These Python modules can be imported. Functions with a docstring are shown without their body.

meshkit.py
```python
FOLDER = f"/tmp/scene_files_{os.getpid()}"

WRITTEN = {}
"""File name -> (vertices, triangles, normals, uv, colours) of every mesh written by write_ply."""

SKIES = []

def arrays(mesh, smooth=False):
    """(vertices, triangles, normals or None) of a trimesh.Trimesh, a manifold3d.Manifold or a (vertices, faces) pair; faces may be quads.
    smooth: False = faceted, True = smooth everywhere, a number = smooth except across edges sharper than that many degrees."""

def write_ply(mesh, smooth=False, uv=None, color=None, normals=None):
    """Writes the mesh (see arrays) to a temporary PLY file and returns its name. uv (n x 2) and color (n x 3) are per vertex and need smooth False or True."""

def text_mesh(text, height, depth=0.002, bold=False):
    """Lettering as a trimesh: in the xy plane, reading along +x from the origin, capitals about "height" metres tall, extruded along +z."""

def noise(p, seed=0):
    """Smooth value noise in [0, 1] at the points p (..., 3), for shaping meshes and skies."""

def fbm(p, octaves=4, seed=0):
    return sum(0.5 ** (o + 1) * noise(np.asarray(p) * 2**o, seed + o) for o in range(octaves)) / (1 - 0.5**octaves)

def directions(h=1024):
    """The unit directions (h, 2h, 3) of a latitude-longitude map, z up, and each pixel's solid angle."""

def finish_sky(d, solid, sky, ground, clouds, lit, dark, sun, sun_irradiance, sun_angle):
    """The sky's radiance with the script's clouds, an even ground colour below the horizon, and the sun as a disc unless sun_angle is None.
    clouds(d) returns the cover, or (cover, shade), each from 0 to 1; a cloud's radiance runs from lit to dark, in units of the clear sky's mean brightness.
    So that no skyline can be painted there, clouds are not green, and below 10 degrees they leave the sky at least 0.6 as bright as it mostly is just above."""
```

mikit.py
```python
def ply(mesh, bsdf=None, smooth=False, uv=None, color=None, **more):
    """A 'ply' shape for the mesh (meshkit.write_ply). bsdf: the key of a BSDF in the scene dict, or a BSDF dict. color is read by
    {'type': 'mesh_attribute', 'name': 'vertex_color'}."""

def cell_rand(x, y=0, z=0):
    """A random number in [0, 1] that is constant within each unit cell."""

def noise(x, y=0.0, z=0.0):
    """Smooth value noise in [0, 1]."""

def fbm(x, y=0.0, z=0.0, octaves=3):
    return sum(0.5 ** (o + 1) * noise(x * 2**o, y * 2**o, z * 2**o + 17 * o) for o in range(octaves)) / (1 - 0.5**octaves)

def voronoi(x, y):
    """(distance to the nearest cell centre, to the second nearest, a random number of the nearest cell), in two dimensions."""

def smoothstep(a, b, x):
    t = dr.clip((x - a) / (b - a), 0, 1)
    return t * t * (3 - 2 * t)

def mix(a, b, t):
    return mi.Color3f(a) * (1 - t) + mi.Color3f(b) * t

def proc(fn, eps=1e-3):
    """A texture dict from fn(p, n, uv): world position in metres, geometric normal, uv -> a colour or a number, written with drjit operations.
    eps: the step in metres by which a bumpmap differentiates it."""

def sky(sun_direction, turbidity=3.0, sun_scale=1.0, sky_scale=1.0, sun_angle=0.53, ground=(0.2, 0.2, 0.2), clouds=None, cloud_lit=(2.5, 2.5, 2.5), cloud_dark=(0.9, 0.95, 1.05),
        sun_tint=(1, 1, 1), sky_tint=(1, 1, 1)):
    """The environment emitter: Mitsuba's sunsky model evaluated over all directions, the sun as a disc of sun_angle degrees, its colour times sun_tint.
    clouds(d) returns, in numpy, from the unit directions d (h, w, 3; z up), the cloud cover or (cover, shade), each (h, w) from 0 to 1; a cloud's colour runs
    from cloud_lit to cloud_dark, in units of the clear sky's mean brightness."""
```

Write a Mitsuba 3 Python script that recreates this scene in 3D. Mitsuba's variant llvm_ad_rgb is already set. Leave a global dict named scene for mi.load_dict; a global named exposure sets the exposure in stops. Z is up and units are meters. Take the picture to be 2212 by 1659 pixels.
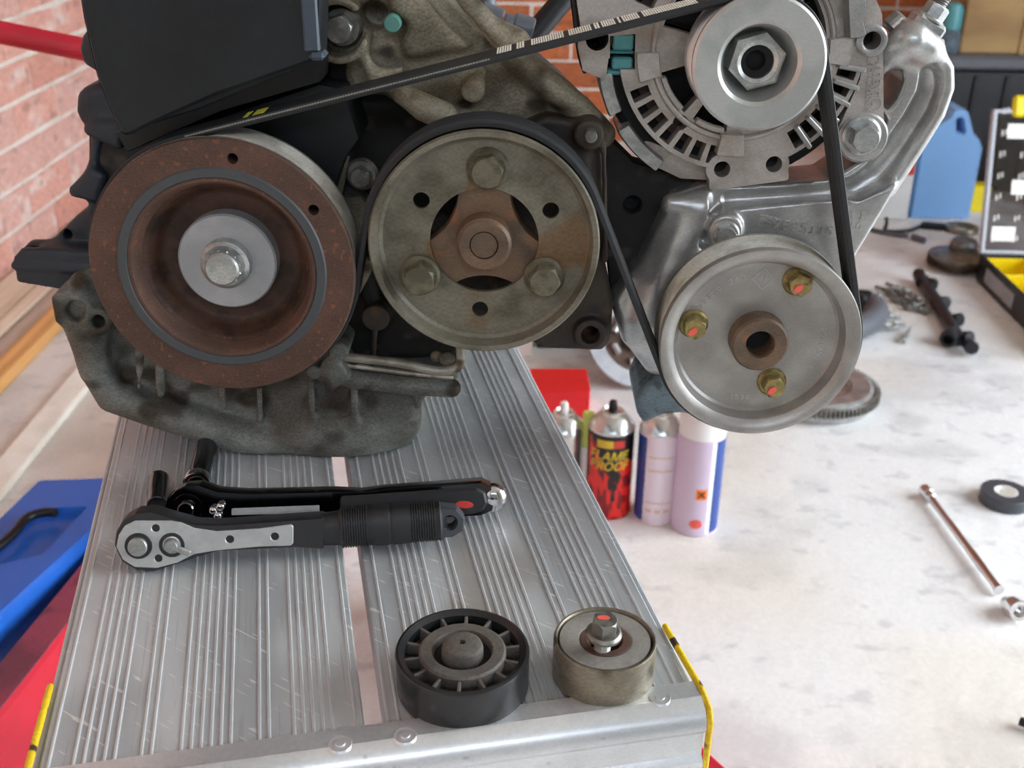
import math
import numpy as np
import trimesh
import shapely
from shapely.geometry import Polygon, LineString, Point
from shapely import affinity
import manifold3d as m3
import drjit as dr
import mitsuba as mi
import mikit
import meshkit
from mikit import noise, fbm, smoothstep, mix, cell_rand

scene, labels = {'type': 'scene'}, {}
rng = np.random.default_rng(7)
PI = math.pi
A = np.array

# ---------------------------------------------------------------- camera, sky, exposure
FPX, PITCH, ROLL = 2400.0, math.radians(25.7), math.radians(0.7)
CAM = A([0.0, 0.0, 0.86])
FWD = A([0, math.cos(PITCH), -math.sin(PITCH)])
_dn = A([0, -math.sin(PITCH), -math.cos(PITCH)])
RIGHT = math.cos(ROLL) * A([1.0, 0, 0]) - math.sin(ROLL) * _dn
DOWN = math.sin(ROLL) * A([1.0, 0, 0]) + math.cos(ROLL) * _dn
scene['camera'] = {
    'type': 'thinlens', 'fov': math.degrees(2 * math.atan(1106 / FPX)), 'fov_axis': 'x',
    'aperture_radius': 0.0013, 'focus_distance': 0.60, 'near_clip': 0.02, 'far_clip': 100.0,
    'to_world': mi.ScalarTransform4f().look_at(origin=CAM.tolist(), target=(CAM + FWD).tolist(), up=(-DOWN).tolist()),
}
exposure = 6.0


def sky_clouds(d):
    return np.clip(0.75 + 0.5 * (meshkit.fbm(d * 3.0 + 5, 4, 3) - 0.5), 0, 1), np.full(d.shape[:2], 0.25)


scene['sky'] = mikit.sky((0.8, 0.15, 0.6), turbidity=4.0, sun_scale=0.0, sky_scale=1.0, ground=(0.35, 0.34, 0.32), clouds=sky_clouds,
                         cloud_lit=(1.42, 1.52, 1.66), cloud_dark=(0.85, 0.95, 1.05))


# ---------------------------------------------------------------- measuring: photograph -> planes of the real place
def _ray(px, py):
    return FWD * FPX + RIGHT * (px - 1106) + DOWN * (py - 829.5)


def at_y(px, py, Y):
    d = _ray(px, py)
    return CAM + d * (Y / d[1])


def at_z(px, py, Z):
    d = _ray(px, py)
    return CAM + d * ((Z - CAM[2]) / d[2])


def at_plane(px, py, P0, n):
    d = _ray(px, py)
    return CAM + d * (np.dot(A(P0) - CAM, n) / np.dot(d, n))


def xz(pts, Y):
    return A([at_y(x, y, Y)[[0, 2]] for x, y in pts])


# ---------------------------------------------------------------- scene entries
def number(key):
    if key not in scene and not any(k.startswith(key + '__') for k in scene):
        return key
    n = 1
    while f'{key}_{n:03d}' in scene or any(k.startswith(f'{key}_{n:03d}__') for k in scene):
        n += 1
    return f'{key}_{n:03d}'


def put(key, mesh, bsdf, smooth=30, label=None, category=None, group=None, kind=None, **more):
    key = number(key)
    scene[key] = mikit.ply(mesh, bsdf, smooth=smooth, **more)
    say(key, label, category, group, kind)
    return key


def say(key, label=None, category=None, group=None, kind=None):
    d = {k: v for k, v in dict(label=label, category=category, group=group, kind=kind).items() if v}
    if d:
        labels.setdefault(key, {}).update(d)


def part(parent, name, mesh, bsdf, smooth=30, label=None, kind=None):
    return put(parent + '__' + name, mesh, bsdf, smooth, label=label, kind=kind)


# ---------------------------------------------------------------- mesh helpers
def TM(v, f):
    return trimesh.Trimesh(np.asarray(v, float), np.asarray(f, int), process=False)


def cat(*ms):
    ms = [m for x in ms for m in (x if isinstance(x, (list, tuple)) else [x])]
    return trimesh.util.concatenate(ms) if len(ms) > 1 else ms[0]


def frame(origin, U, V):
    """U right, V up, W = away from whoever looks at the U-V face."""
    U = A(U, float) / np.linalg.norm(U)
    V = A(V, float) - U * np.dot(U, V)
    V /= np.linalg.norm(V)
    W = -np.cross(U, V)
    return A(origin, float), U, V, W


def place(mesh, fr):
    o, U, V, W = fr
    v = mesh.vertices
    out = TM(o + v[:, :1] * U + v[:, 1:2] * V + v[:, 2:3] * W, mesh.faces)
    out.faces = out.faces[:, ::-1]   # (U, V, W) is left-handed
    return out


ENG = frame((0, 0, 0), (1, 0, 0), (0, 0, 1))   # local (x, z, y)


def rings(poly):
    return [np.asarray(poly.exterior.coords)[:-1]] + [np.asarray(r.coords)[:-1] for r in poly.interiors]


def prism(poly, w0, w1, b=0.0, fr=ENG, back=False):
    """A polygon of the U-V plane from depth w0 (front) to w1, its front edge chamfered by b."""
    if not isinstance(poly, Polygon):
        if hasattr(poly, 'geoms'):
            return cat([prism(g, w0, w1, b, fr, back) for g in poly.geoms])
        poly = Polygon(poly)
    poly = shapely.geometry.polygon.orient(poly.buffer(0) if not poly.is_valid else poly, 1)
    if hasattr(poly, 'geoms'):
        return cat([prism(g, w0, w1, b, fr, back) for g in poly.geoms])
    import mapbox_earcut as ec
    V, F, off = [], [], 0
    ins, ends = [], []
    layers = [(b, w0), (0, w0 + b), (0, w1)] if b > 0 else [(0, w0), (0, w1)]
    if back and b > 0:
        layers = [(b, w0), (0, w0 + b), (0, w1 - b), (b, w1)]
    R = rings(poly)
    allr = np.vstack(R)
    n = len(allr)
    nrm = np.zeros_like(allr)
    st = 0
    for r in R:
        k = len(r)
        e = np.roll(r, -1, 0) - r
        e /= np.linalg.norm(e, axis=1, keepdims=True) + 1e-12
        nn = np.c_[-e[:, 1], e[:, 0]]           # inward for ccw
        p = np.roll(nn, 1, 0)
        s = nn + p
        d = np.maximum((s * nn).sum(1, keepdims=True), 0.5)
        nrm[st:st + k] = s / d
        st += k
        ends.append(st)
    for _ in range(5):                           # a bevel too wide for thin webs is made narrower
        st_ = [0] + ends
        q = allr + nrm * max(l[0] for l in layers)
        if b <= 0 or Polygon(q[:ends[0]], [q[st_[i]:st_[i + 1]] for i in range(1, len(ends))]).is_valid:
            break
        layers = [(l[0] * 0.55, l[1]) for l in layers]
    vs = [np.c_[allr + nrm * bb, np.full(n, w)] for bb, w in layers]
    tri = np.asarray(ec.triangulate_float64(vs[0][:, :2].copy(), A(ends, np.uint32))).reshape(-1, 3).astype(int)
    a = vs[0][tri[:, 1], :2] - vs[0][tri[:, 0], :2]
    c = vs[0][tri[:, 2], :2] - vs[0][tri[:, 0], :2]
    flip = (a[:, 0] * c[:, 1] - a[:, 1] * c[:, 0]) < 0
    tri[flip] = tri[flip][:, ::-1]
    F.append(tri[:, ::-1])                       # front looks towards -w
    L = len(layers)
    F.append(tri + (L - 1) * n)
    st = 0
    for e in ends:
        i = np.arange(st, e)
        j = np.r_[np.arange(st + 1, e), st]
        for l in range(L - 1):
            F.append(np.c_[i + l * n, j + l * n, j + (l + 1) * n])
            F.append(np.c_[i + l * n, j + (l + 1) * n, i + (l + 1) * n])
        st = e
    return place(TM(np.vstack(vs), np.vstack(F)), fr)


def soft(pts, r, closed=True):
    """A polygon with its corners rounded to about r."""
    p = pts if isinstance(pts, Polygon) else Polygon(pts)
    p = p.buffer(0)
    return p.buffer(-r * 0.5, quad_segs=6).buffer(r, quad_segs=6).buffer(-r * 0.5, quad_segs=6).simplify(r * 0.02)


def lathe(profile, fr, n=96):
    """profile [(radius, depth)] turned about the W axis of the frame; a closed profile when it starts and ends on one point."""
    p = A(profile, float)
    ang = np.arange(n) * 2 * PI / n
    k = len(p)
    v = np.stack([p[:, None, 0] * np.cos(ang), p[:, None, 0] * np.sin(ang), np.repeat(p[:, 1:], n, 1)], -1).reshape(-1, 3)
    i, j = np.meshgrid(np.arange(k - 1), np.arange(n), indexing='ij')
    q = np.stack([i * n + j, i * n + (j + 1) % n, (i + 1) * n + (j + 1) % n, (i + 1) * n + j], -1).reshape(-1, 4)
    m = TM(v, np.vstack([q[:, [0, 1, 2]], q[:, [0, 2, 3]]]))
    m = trimesh.Trimesh(m.vertices, m.faces[trimesh.triangles.area(m.triangles) > 1e-14], process=True, merge_norm=True)
    m = TM(m.vertices, m.faces)
    out = place(m, fr)
    if out.volume < 0:
        out.faces = out.faces[:, ::-1]
    return out


def dirframe(p0, d):
    """A frame whose W runs along d."""
    d = A(d, float) / np.linalg.norm(d)
    ref = A([0, 0, 1.0]) if abs(d[2]) < 0.9 else A([0, 1.0, 0])
    U = np.cross(d, ref)
    U /= np.linalg.norm(U)
    V = np.cross(U, d)   # W = -U x V = d
    f = frame(p0, U, V)
    if np.dot(f[3], d) < 0:
        f = frame(p0, -U, V)
    return f


def rod(p0, p1, r, n=24, c=None, r1=None):
    p0, p1 = A(p0, float), A(p1, float)
    L = np.linalg.norm(p1 - p0)
    c = min(r * 0.15, L * 0.3) if c is None else c
    r1 = r if r1 is None else r1
    return lathe([(0, 0), (r - c, 0), (r, c), (r1, L - c), (r1 - c, L), (0, L)], dirframe(p0, p1 - p0), n)


def ball(p, r, s=(1, 1, 1), sub=3):
    m = trimesh.creation.icosphere(sub, 1.0)
    return TM(m.vertices * (r * A(s)) + A(p), m.faces)


def tube(pts, r, n=12, samples=None, closed=False):
    """A smooth tube through the points; r a number or one per point."""
    from scipy.interpolate import CubicSpline
    P = A(pts, float)
    rr = np.broadcast_to(r, (len(P),)).astype(float)
    if samples:
        t = np.r_[0, np.cumsum(np.linalg.norm(np.diff(P, axis=0), axis=1))]
        s = np.linspace(0, t[-1], samples)
        P, rr = CubicSpline(t, P)(s), np.interp(s, t, rr)
    T = np.gradient(P, axis=0)
    T /= np.linalg.norm(T, axis=1, keepdims=True) + 1e-12
    N = np.cross(T[0], [0, 0, 1.0] if abs(T[0, 2]) < 0.9 else [1.0, 0, 0])
    N /= np.linalg.norm(N)
    V = []
    ang = np.arange(n) * 2 * PI / n
    for p, t, q in zip(P, T, rr):
        N = N - t * np.dot(N, t)
        N /= np.linalg.norm(N)
        Bn = np.cross(t, N)
        V.append(p + q * (np.cos(ang)[:, None] * N + np.sin(ang)[:, None] * Bn))
    V = np.vstack(V + [P[:1], P[-1:]])
    k = len(P)
    i, j = np.meshgrid(np.arange(k - 1), np.arange(n), indexing='ij')
    q = np.stack([i * n + j, i * n + (j + 1) % n, (i + 1) * n + (j + 1) % n, (i + 1) * n + j], -1).reshape(-1, 4)
    F = [q[:, [0, 1, 2]], q[:, [0, 2, 3]]]
    j = np.arange(n)
    F += [np.c_[np.full(n, k * n), (j + 1) % n, j], np.c_[np.full(n, k * n + 1), (k - 1) * n + j, (k - 1) * n + (j + 1) % n]]
    m = TM(V, np.vstack(F))
    if m.volume < 0:
        m.faces = m.faces[:, ::-1]
    return m


def hull(pts):
    m = trimesh.convex.convex_hull(A(pts, float))
    return TM(m.vertices, m.faces)


def cbox(lo, hi, c=0.002, fr=None):
    """A box with chamfered edges, in world axes or in a frame's (U, V, W)."""
    lo, hi = A(lo, float), A(hi, float)
    lo, hi = np.minimum(lo, hi), np.maximum(lo, hi)
    c = min(c, (hi - lo).min() * 0.45)
    P = []
    for ax in range(3):
        a, b = lo + c, hi - c
        a[ax], b[ax] = lo[ax], hi[ax]
        P += [[(a, b)[i][0], (a, b)[j][1], (a, b)[k][2]] for i in (0, 1) for j in (0, 1) for k in (0, 1)]
    P = A(P)
    if fr is not None:
        o, U, V, W = fr
        P = o + P[:, :1] * U + P[:, 1:2] * V + P[:, 2:3] * W
    return hull(P)


def ngon(n, r, rot=0.0):
    a = np.arange(n) * 2 * PI / n + rot
    return np.c_[r * np.cos(a), r * np.sin(a)]


def hexhead(fr, r, h, flange=None, fh=0.0025, rot=0.3, c=0.0012):
    """A hexagon bolt head: its seat at the frame's origin, standing out along -W."""
    out = []
    z0 = 0.0
    if flange:
        out.append(lathe([(0, 0), (flange, 0), (flange, -fh * 0.5), (flange * 0.86, -fh), (0, -fh)], fr, 32))
        z0 = -fh * 0.7
    poly = Polygon(ngon(6, r, rot))
    P = []
    for s, w in ((1, z0), (1, z0 - h + c), (0.86, z0 - h)):
        if s == 0.86:
            P += [[x, y, w] for x, y in ngon(18, r * 0.86, rot)]
        else:
            P += [[x * s, y * s, w] for x, y in poly.exterior.coords]
    o, U, V, W = fr
    P = A(P)
    out.append(hull(o + P[:, :1] * U + P[:, 1:2] * V + P[:, 2:3] * W))
    return cat(out)


def yframe(x, z, y):
    return frame((x, y, z), (1, 0, 0), (0, 0, 1))


def lettering(text, h, fr, depth=0.0006, bold=False, centre=True):
    m = meshkit.text_mesh(text, h, depth, bold)
    v = np.array(m.vertices)
    if centre:
        v[:, 0] -= (v[:, 0].min() + v[:, 0].max()) / 2
        v[:, 1] -= h / 2
    v[:, 2] = -v[:, 2]
    mm = TM(v, m.faces[:, ::-1])
    return place(mm, fr)


def arc_text(text, h, fr, R, a0, step, depth=0.0005, inward=False):
    """Letters one by one along a circle of the frame's U-V plane, their tops outwards."""
    o, U, V, W = fr
    out = []
    for i, ch in enumerate(text):
        if ch == ' ':
            continue
        a = a0 + (-step if not inward else step) * i
        rad = math.cos(a) * U + math.sin(a) * V
        up = rad if not inward else -rad
        tan = np.cross(up, -W) if True else None
        tan = tan / np.linalg.norm(tan)
        if np.dot(np.cross(tan, up), -W) < 0:
            tan = -tan
        out.append(lettering(ch, h, frame(o + R * rad, tan, up), depth))
    return cat(out)


def wrap_text(text, h, c, R, z, az, depth=0.0004, slant=0.0, bold=True):
    """Lettering bent around an upright cylinder at c, centred at azimuth az (seen from outside)."""
    m = meshkit.text_mesh(text, h, depth, bold)
    v = np.array(m.vertices)
    v[:, 0] -= (v[:, 0].min() + v[:, 0].max()) / 2
    t = az + (v[:, 0] + slant * v[:, 1]) / R
    r = R + v[:, 2]
    return TM(np.c_[c[0] + r * np.cos(t), c[1] + r * np.sin(t), z + v[:, 1]], m.faces)


def patch(c, R, z0, z1, a0, a1, depth=0.0003, n=16):
    """A printed panel lying on an upright cylinder."""
    a = np.linspace(a0, a1, n + 1)
    v = np.vstack([np.c_[c[0] + (R + depth) * np.cos(a), c[1] + (R + depth) * np.sin(a), np.full(n + 1, z)] for z in (z0, z1)])
    i = np.arange(n)
    return TM(v, np.vstack([np.c_[i, i + 1, i + n + 2], np.c_[i, i + n + 2, i + n + 1]]))


# ---------------------------------------------------------------- castings: distance fields with fillets, meshed by surface nets
def surface_nets(phi, org, h):
    nx, ny, nz = phi.shape
    s = phi < 0
    cnt = sum(s[i:nx - 1 + i, j:ny - 1 + j, k:nz - 1 + k].astype(np.int8) for i in (0, 1) for j in (0, 1) for k in (0, 1))
    ci = np.argwhere((cnt > 0) & (cnt < 8))
    idx = np.full((nx - 1, ny - 1, nz - 1), -1, np.int64)
    idx[tuple(ci.T)] = np.arange(len(ci))
    acc, num = np.zeros((len(ci), 3)), np.zeros(len(ci))
    corner = [(i, j, k) for i in (0, 1) for j in (0, 1) for k in (0, 1)]
    val = {c: phi[ci[:, 0] + c[0], ci[:, 1] + c[1], ci[:, 2] + c[2]].astype(float) for c in corner}
    for a in corner:
        for ax in range(3):
            if a[ax] == 0:
                b = list(a)
                b[ax] = 1
                b = tuple(b)
                va, vb = val[a], val[b]
                on = (va < 0) != (vb < 0)
                t = np.where(on, va / np.where(on, va - vb, 1), 0)
                p = A(a, float)[None] + t[:, None] * (A(b) - A(a))[None]
                acc += np.where(on[:, None], p, 0)
                num += on
    V = A(org) + (ci + acc / num[:, None]) * h
    F = []
    for ax in range(3):
        o1, o2 = [x for x in range(3) if x != ax]
        sl = [slice(None)] * 3
        sl[ax] = slice(0, -1)
        a = s[tuple(sl)]
        sl[ax] = slice(1, None)
        b = s[tuple(sl)]
        e = np.argwhere(a != b)
        e = e[(e[:, o1] > 0) & (e[:, o2] > 0) & (e[:, o1] < phi.shape[o1] - 1) & (e[:, o2] < phi.shape[o2] - 1)]
        up = a[tuple(e.T)]
        d1, d2 = np.zeros(3, int), np.zeros(3, int)
        d1[o1], d2[o2] = 1, 1
        q = np.stack([idx[tuple((e - d1 - d2).T)], idx[tuple((e - d2).T)], idx[tuple(e.T)], idx[tuple((e - d1).T)]], -1)
        if ax == 1:
            up = ~up
        q[~up] = q[~up][:, ::-1]
        F.append(q)
    q = np.vstack(F)
    m = TM(V, np.vstack([q[:, [0, 1, 2]], q[:, [0, 2, 3]]]))
    if m.volume < 0:
        m.faces = m.faces[:, ::-1]
    return m


class Cast:
    def __init__(self, lo, hi, h=0.0015):
        self.lo, self.h = A(lo, float), h
        n = np.ceil((A(hi) - A(lo)) / h).astype(int) + 1
        self.x, self.y, self.z = (np.float32(lo[i] + np.arange(n[i]) * h) for i in range(3))
        self.X, self.Y, self.Z = self.x[:, None, None], self.y[None, :, None], self.z[None, None, :]
        self.d = np.full(n, 1.0, np.float32)

    def poly(self, p, y0, y1, r=0.003):
        p = p if hasattr(p, 'geom_type') else Polygon(p).buffer(0)
        gx, gz = np.meshgrid(self.x, self.z, indexing='ij')
        pts = shapely.points(gx.ravel(), gz.ravel())
        dist = shapely.distance(p.boundary, pts).reshape(gx.shape)
        dist = np.where(shapely.contains_xy(p, gx.ravel(), gz.ravel()).reshape(gx.shape), -dist, dist).astype(np.float32)[:, None, :] + r
        w = np.abs(self.Y - (y0 + y1) / 2) - (y1 - y0) / 2 + r
        return np.minimum(np.maximum(dist, w), 0) + np.sqrt(np.maximum(dist, 0) ** 2 + np.maximum(w, 0) ** 2) - r

    def caps(self, P, r):
        P = [A(p, float) for p in P]
        rr = np.broadcast_to(r, (len(P),))
        out = None
        for a, b, ra, rb in zip(P[:-1], P[1:], rr[:-1], rr[1:]):
            ba = b - a
            t = np.clip(((self.X - a[0]) * ba[0] + (self.Y - a[1]) * ba[1] + (self.Z - a[2]) * ba[2]) / max(ba @ ba, 1e-12), 0, 1)
            d = np.sqrt((self.X - a[0] - t * ba[0]) ** 2 + (self.Y - a[1] - t * ba[1]) ** 2 + (self.Z - a[2] - t * ba[2]) ** 2) - (ra + t * (rb - ra))
            out = d if out is None else np.minimum(out, d)
        return out.astype(np.float32)

    def cyl(self, x, z, r, y0, y1, e=0.0015):
        a = np.hypot(self.X - x, self.Z - z) - r + e
        w = np.abs(self.Y - (y0 + y1) / 2) - (y1 - y0) / 2 + e
        return (np.minimum(np.maximum(a, w), 0) + np.sqrt(np.maximum(a, 0) ** 2 + np.maximum(w, 0) ** 2) - e).astype(np.float32)

    def ell(self, p, r):
        q = np.sqrt(((self.X - p[0]) / r[0]) ** 2 + ((self.Y - p[1]) / r[1]) ** 2 + ((self.Z - p[2]) / r[2]) ** 2)
        return ((q - 1) * min(r)).astype(np.float32)

    def add(self, d, k=0.003):
        hh = np.maximum(k - np.abs(self.d - d), 0) / k
        self.d = np.minimum(self.d, d) - hh * hh * k * 0.25
        return self

    def sub(self, d, k=0.002):
        hh = np.maximum(k - np.abs(self.d + d), 0) / k
        self.d = np.maximum(self.d, -d) + hh * hh * k * 0.25
        return self

    def rough(self, amp, scale, seed=0):
        g = np.stack(np.meshgrid(self.x, self.y, self.z, indexing='ij'), -1) if self.d.size < 1.5e6 else None
        if g is not None:
            self.d = self.d + np.float32(amp) * (meshkit.noise(g / scale, seed).astype(np.float32) - 0.5)
        return self

    def mesh(self):
        d = self.d.copy()
        d[0], d[-1], d[:, 0], d[:, -1], d[:, :, 0], d[:, :, -1] = 1, 1, 1, 1, 1, 1
        return surface_nets(d, self.lo, self.h)


def P3(px, py, Y):
    return at_y(px, py, Y)


# ---------------------------------------------------------------- materials
def lin(c):
    c = A([int(c[i:i + 2], 16) for i in (1, 3, 5)]) / 255 if isinstance(c, str) else A(c, float)
    return np.where(c <= 0.04045, c / 12.92, ((c + 0.055) / 1.055) ** 2.4).tolist()


def rgb(c):
    return {'type': 'rgb', 'value': lin(c) if isinstance(c, str) else list(c)}


def mat(name, color, rough=0.5, metallic=0.0, spec=0.5, bump=None, bump_scale=1.0, two=True, **kw):
    b = {'type': 'principled', 'base_color': color if isinstance(color, dict) else rgb(color), 'roughness': rough, 'metallic': metallic, 'specular': spec, **kw}
    if bump is not None:
        b = {'type': 'bumpmap', 'arbitrary': bump, 'scale': bump_scale, 'bsdf': b}
    scene[name] = {'type': 'twosided', 'bsdf': b} if two else b
    return name


def C3(c):
    v = lin(c)
    return mi.Color3f(v[0], v[1], v[2])


def tex_brick(base, pale, dark, seed):
    def fn(p, n, uv):
        q = p * 1.0
        a = fbm(q.x * 14 + seed, q.y * 14, q.z * 20, 3)
        g = noise(q.x * 120, q.y * 120, q.z * 120)
        c = mix(C3(base), C3(pale), smoothstep(0.52, 0.80, a))
        c = mix(c, C3(dark), 0.55 * smoothstep(0.72, 0.95, noise(q.x * 40 + 9, q.y * 40, q.z * 40 + seed)))
        return c * (0.88 + 0.24 * g)
    return mikit.proc(fn)


def tex_mottle(a, b, scale, c=None, sc2=60.0, lo=0.35, hi=0.7, lo2=0.6, hi2=0.85, seed=0.0, grain=0.15):
    def fn(p, n, uv):
        f = fbm(p.x * scale + seed, p.y * scale, p.z * scale + 3.1, 3)
        k = mix(C3(a), C3(b), smoothstep(lo, hi, f))
        if c is not None:
            k = mix(k, C3(c), smoothstep(lo2, hi2, fbm(p.x * sc2 + 11, p.y * sc2 + seed, p.z * sc2, 2)))
        g = noise(p.x * 900, p.y * 900, p.z * 900)
        return k * (1 - grain + 2 * grain * g)
    return mikit.proc(fn)


def tex_floor(p, n, uv):
    a = fbm(p.x * 9, p.y * 9, 1.0, 4)
    b = fbm(p.x * 40 + 7, p.y * 40, 2.0, 3)
    k = mix(C3('#d6d5d1'), C3('#c2c1be'), smoothstep(0.45, 0.75, a))
    k = mix(k, C3('#96969a'), 0.4 * smoothstep(0.58, 0.85, fbm(p.x * 30 + 7, p.y * 44, 2.0, 4)))
    k = mix(k, C3('#cfc4b0'), 0.4 * smoothstep(0.55, 0.8, fbm(p.x * 3 + 3, p.y * 3 + 8, 0.0, 2)))
    return k * (0.93 + 0.14 * noise(p.x * 250, p.y * 250, 0.5))


def tex_wood(a, b, axis_y=True):
    def fn(p, n, uv):
        g = fbm(p.x * 90, p.y * 3.0, p.z * 90, 3)
        k = mix(C3(a), C3(b), smoothstep(0.35, 0.7, g))
        return k * (0.9 + 0.2 * fbm(p.x * 8, p.y * 5, p.z * 8 + 4, 2))
    return mikit.proc(fn)


YAW = math.radians(12.0)
PU, PV = A([math.cos(YAW), math.sin(YAW), 0]), A([-math.sin(YAW), math.cos(YAW), 0])


def tex_deck(p, n, uv):
    u = p.x * PU[0] + p.y * PU[1]
    v = p.x * PV[0] + p.y * PV[1]
    a = fbm(u * 30, v * 12, p.z * 10, 3)
    k = mix(C3('#bcc0c1'), C3('#a4a8aa'), smoothstep(0.35, 0.7, a))
    # fine scratches in two directions
    s1 = noise((u + v) * 700, (u - v) * 60, 2.0)
    s2 = noise(u * 900, v * 25, 5.0)
    k = mix(k, C3('#e6e6e2'), 0.6 * smoothstep(0.84, 0.95, s1))
    k = mix(k, C3('#7f7e7b'), 0.25 * smoothstep(0.75, 0.95, s2))
    k = mix(k, C3('#7a6a52'), 0.45 * smoothstep(0.66, 0.85, fbm(u * 18 + 4, v * 7 + 2, 0.0, 3)))
    return k


def tex_rust(p, n, uv):
    f = fbm(p.x * 60, p.y * 60, p.z * 60, 3)
    k = mix(C3('#4b362c'), C3('#573d31'), smoothstep(0.35, 0.7, f))
    k = mix(k, C3('#8a5330'), 0.35 * smoothstep(0.78, 0.95, noise(p.x * 700, p.y * 700, p.z * 250)))
    return k * (0.82 + 0.36 * noise(p.x * 1100, p.y * 1100, p.z * 1100))


def tex_pump(p, n, uv):
    f = fbm(p.x * 45, p.y * 45, p.z * 45, 3)
    k = mix(C3('#746f61'), C3('#595446'), smoothstep(0.4, 0.72, f))
    k = mix(k, C3('#6a4d2b'), 0.75 * smoothstep(0.6, 0.74, fbm(p.x * 38 + 2.7, p.y * 20, p.z * 30 + 5.2, 2)))
    return k * (0.85 + 0.3 * noise(p.x * 700, p.y * 700, p.z * 700))


def bump_cast(p, n, uv):
    return fbm(p.x * 450, p.y * 450, p.z * 450, 2)


def tex_flame(p, n, uv):
    # black tin, red flames licking up from below
    z = p.z
    a = p.x * 1.0 - p.y * 0.4
    f = fbm(a * 90 + z * 12, z * 28, 3.3, 3)
    up = 1 - smoothstep(0.03, 0.125, z)
    k = smoothstep(0.50, 0.56, f * 0.85 + up * 0.19)
    return mix(C3('#17120f'), mix(C3('#d2261f'), C3('#7a1512'), smoothstep(0.4, 0.7, noise(a * 200, z * 90, 1.0))), k)


def tex_card(p, n, uv):
    f = fbm(p.x * 5, p.y * 5, p.z * 9, 3)
    k = mix(C3('#a98a5c'), C3('#8e7048'), smoothstep(0.35, 0.7, f))
    return k * (0.94 + 0.12 * noise(p.x * 14, p.y * 14, p.z * 260))


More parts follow.
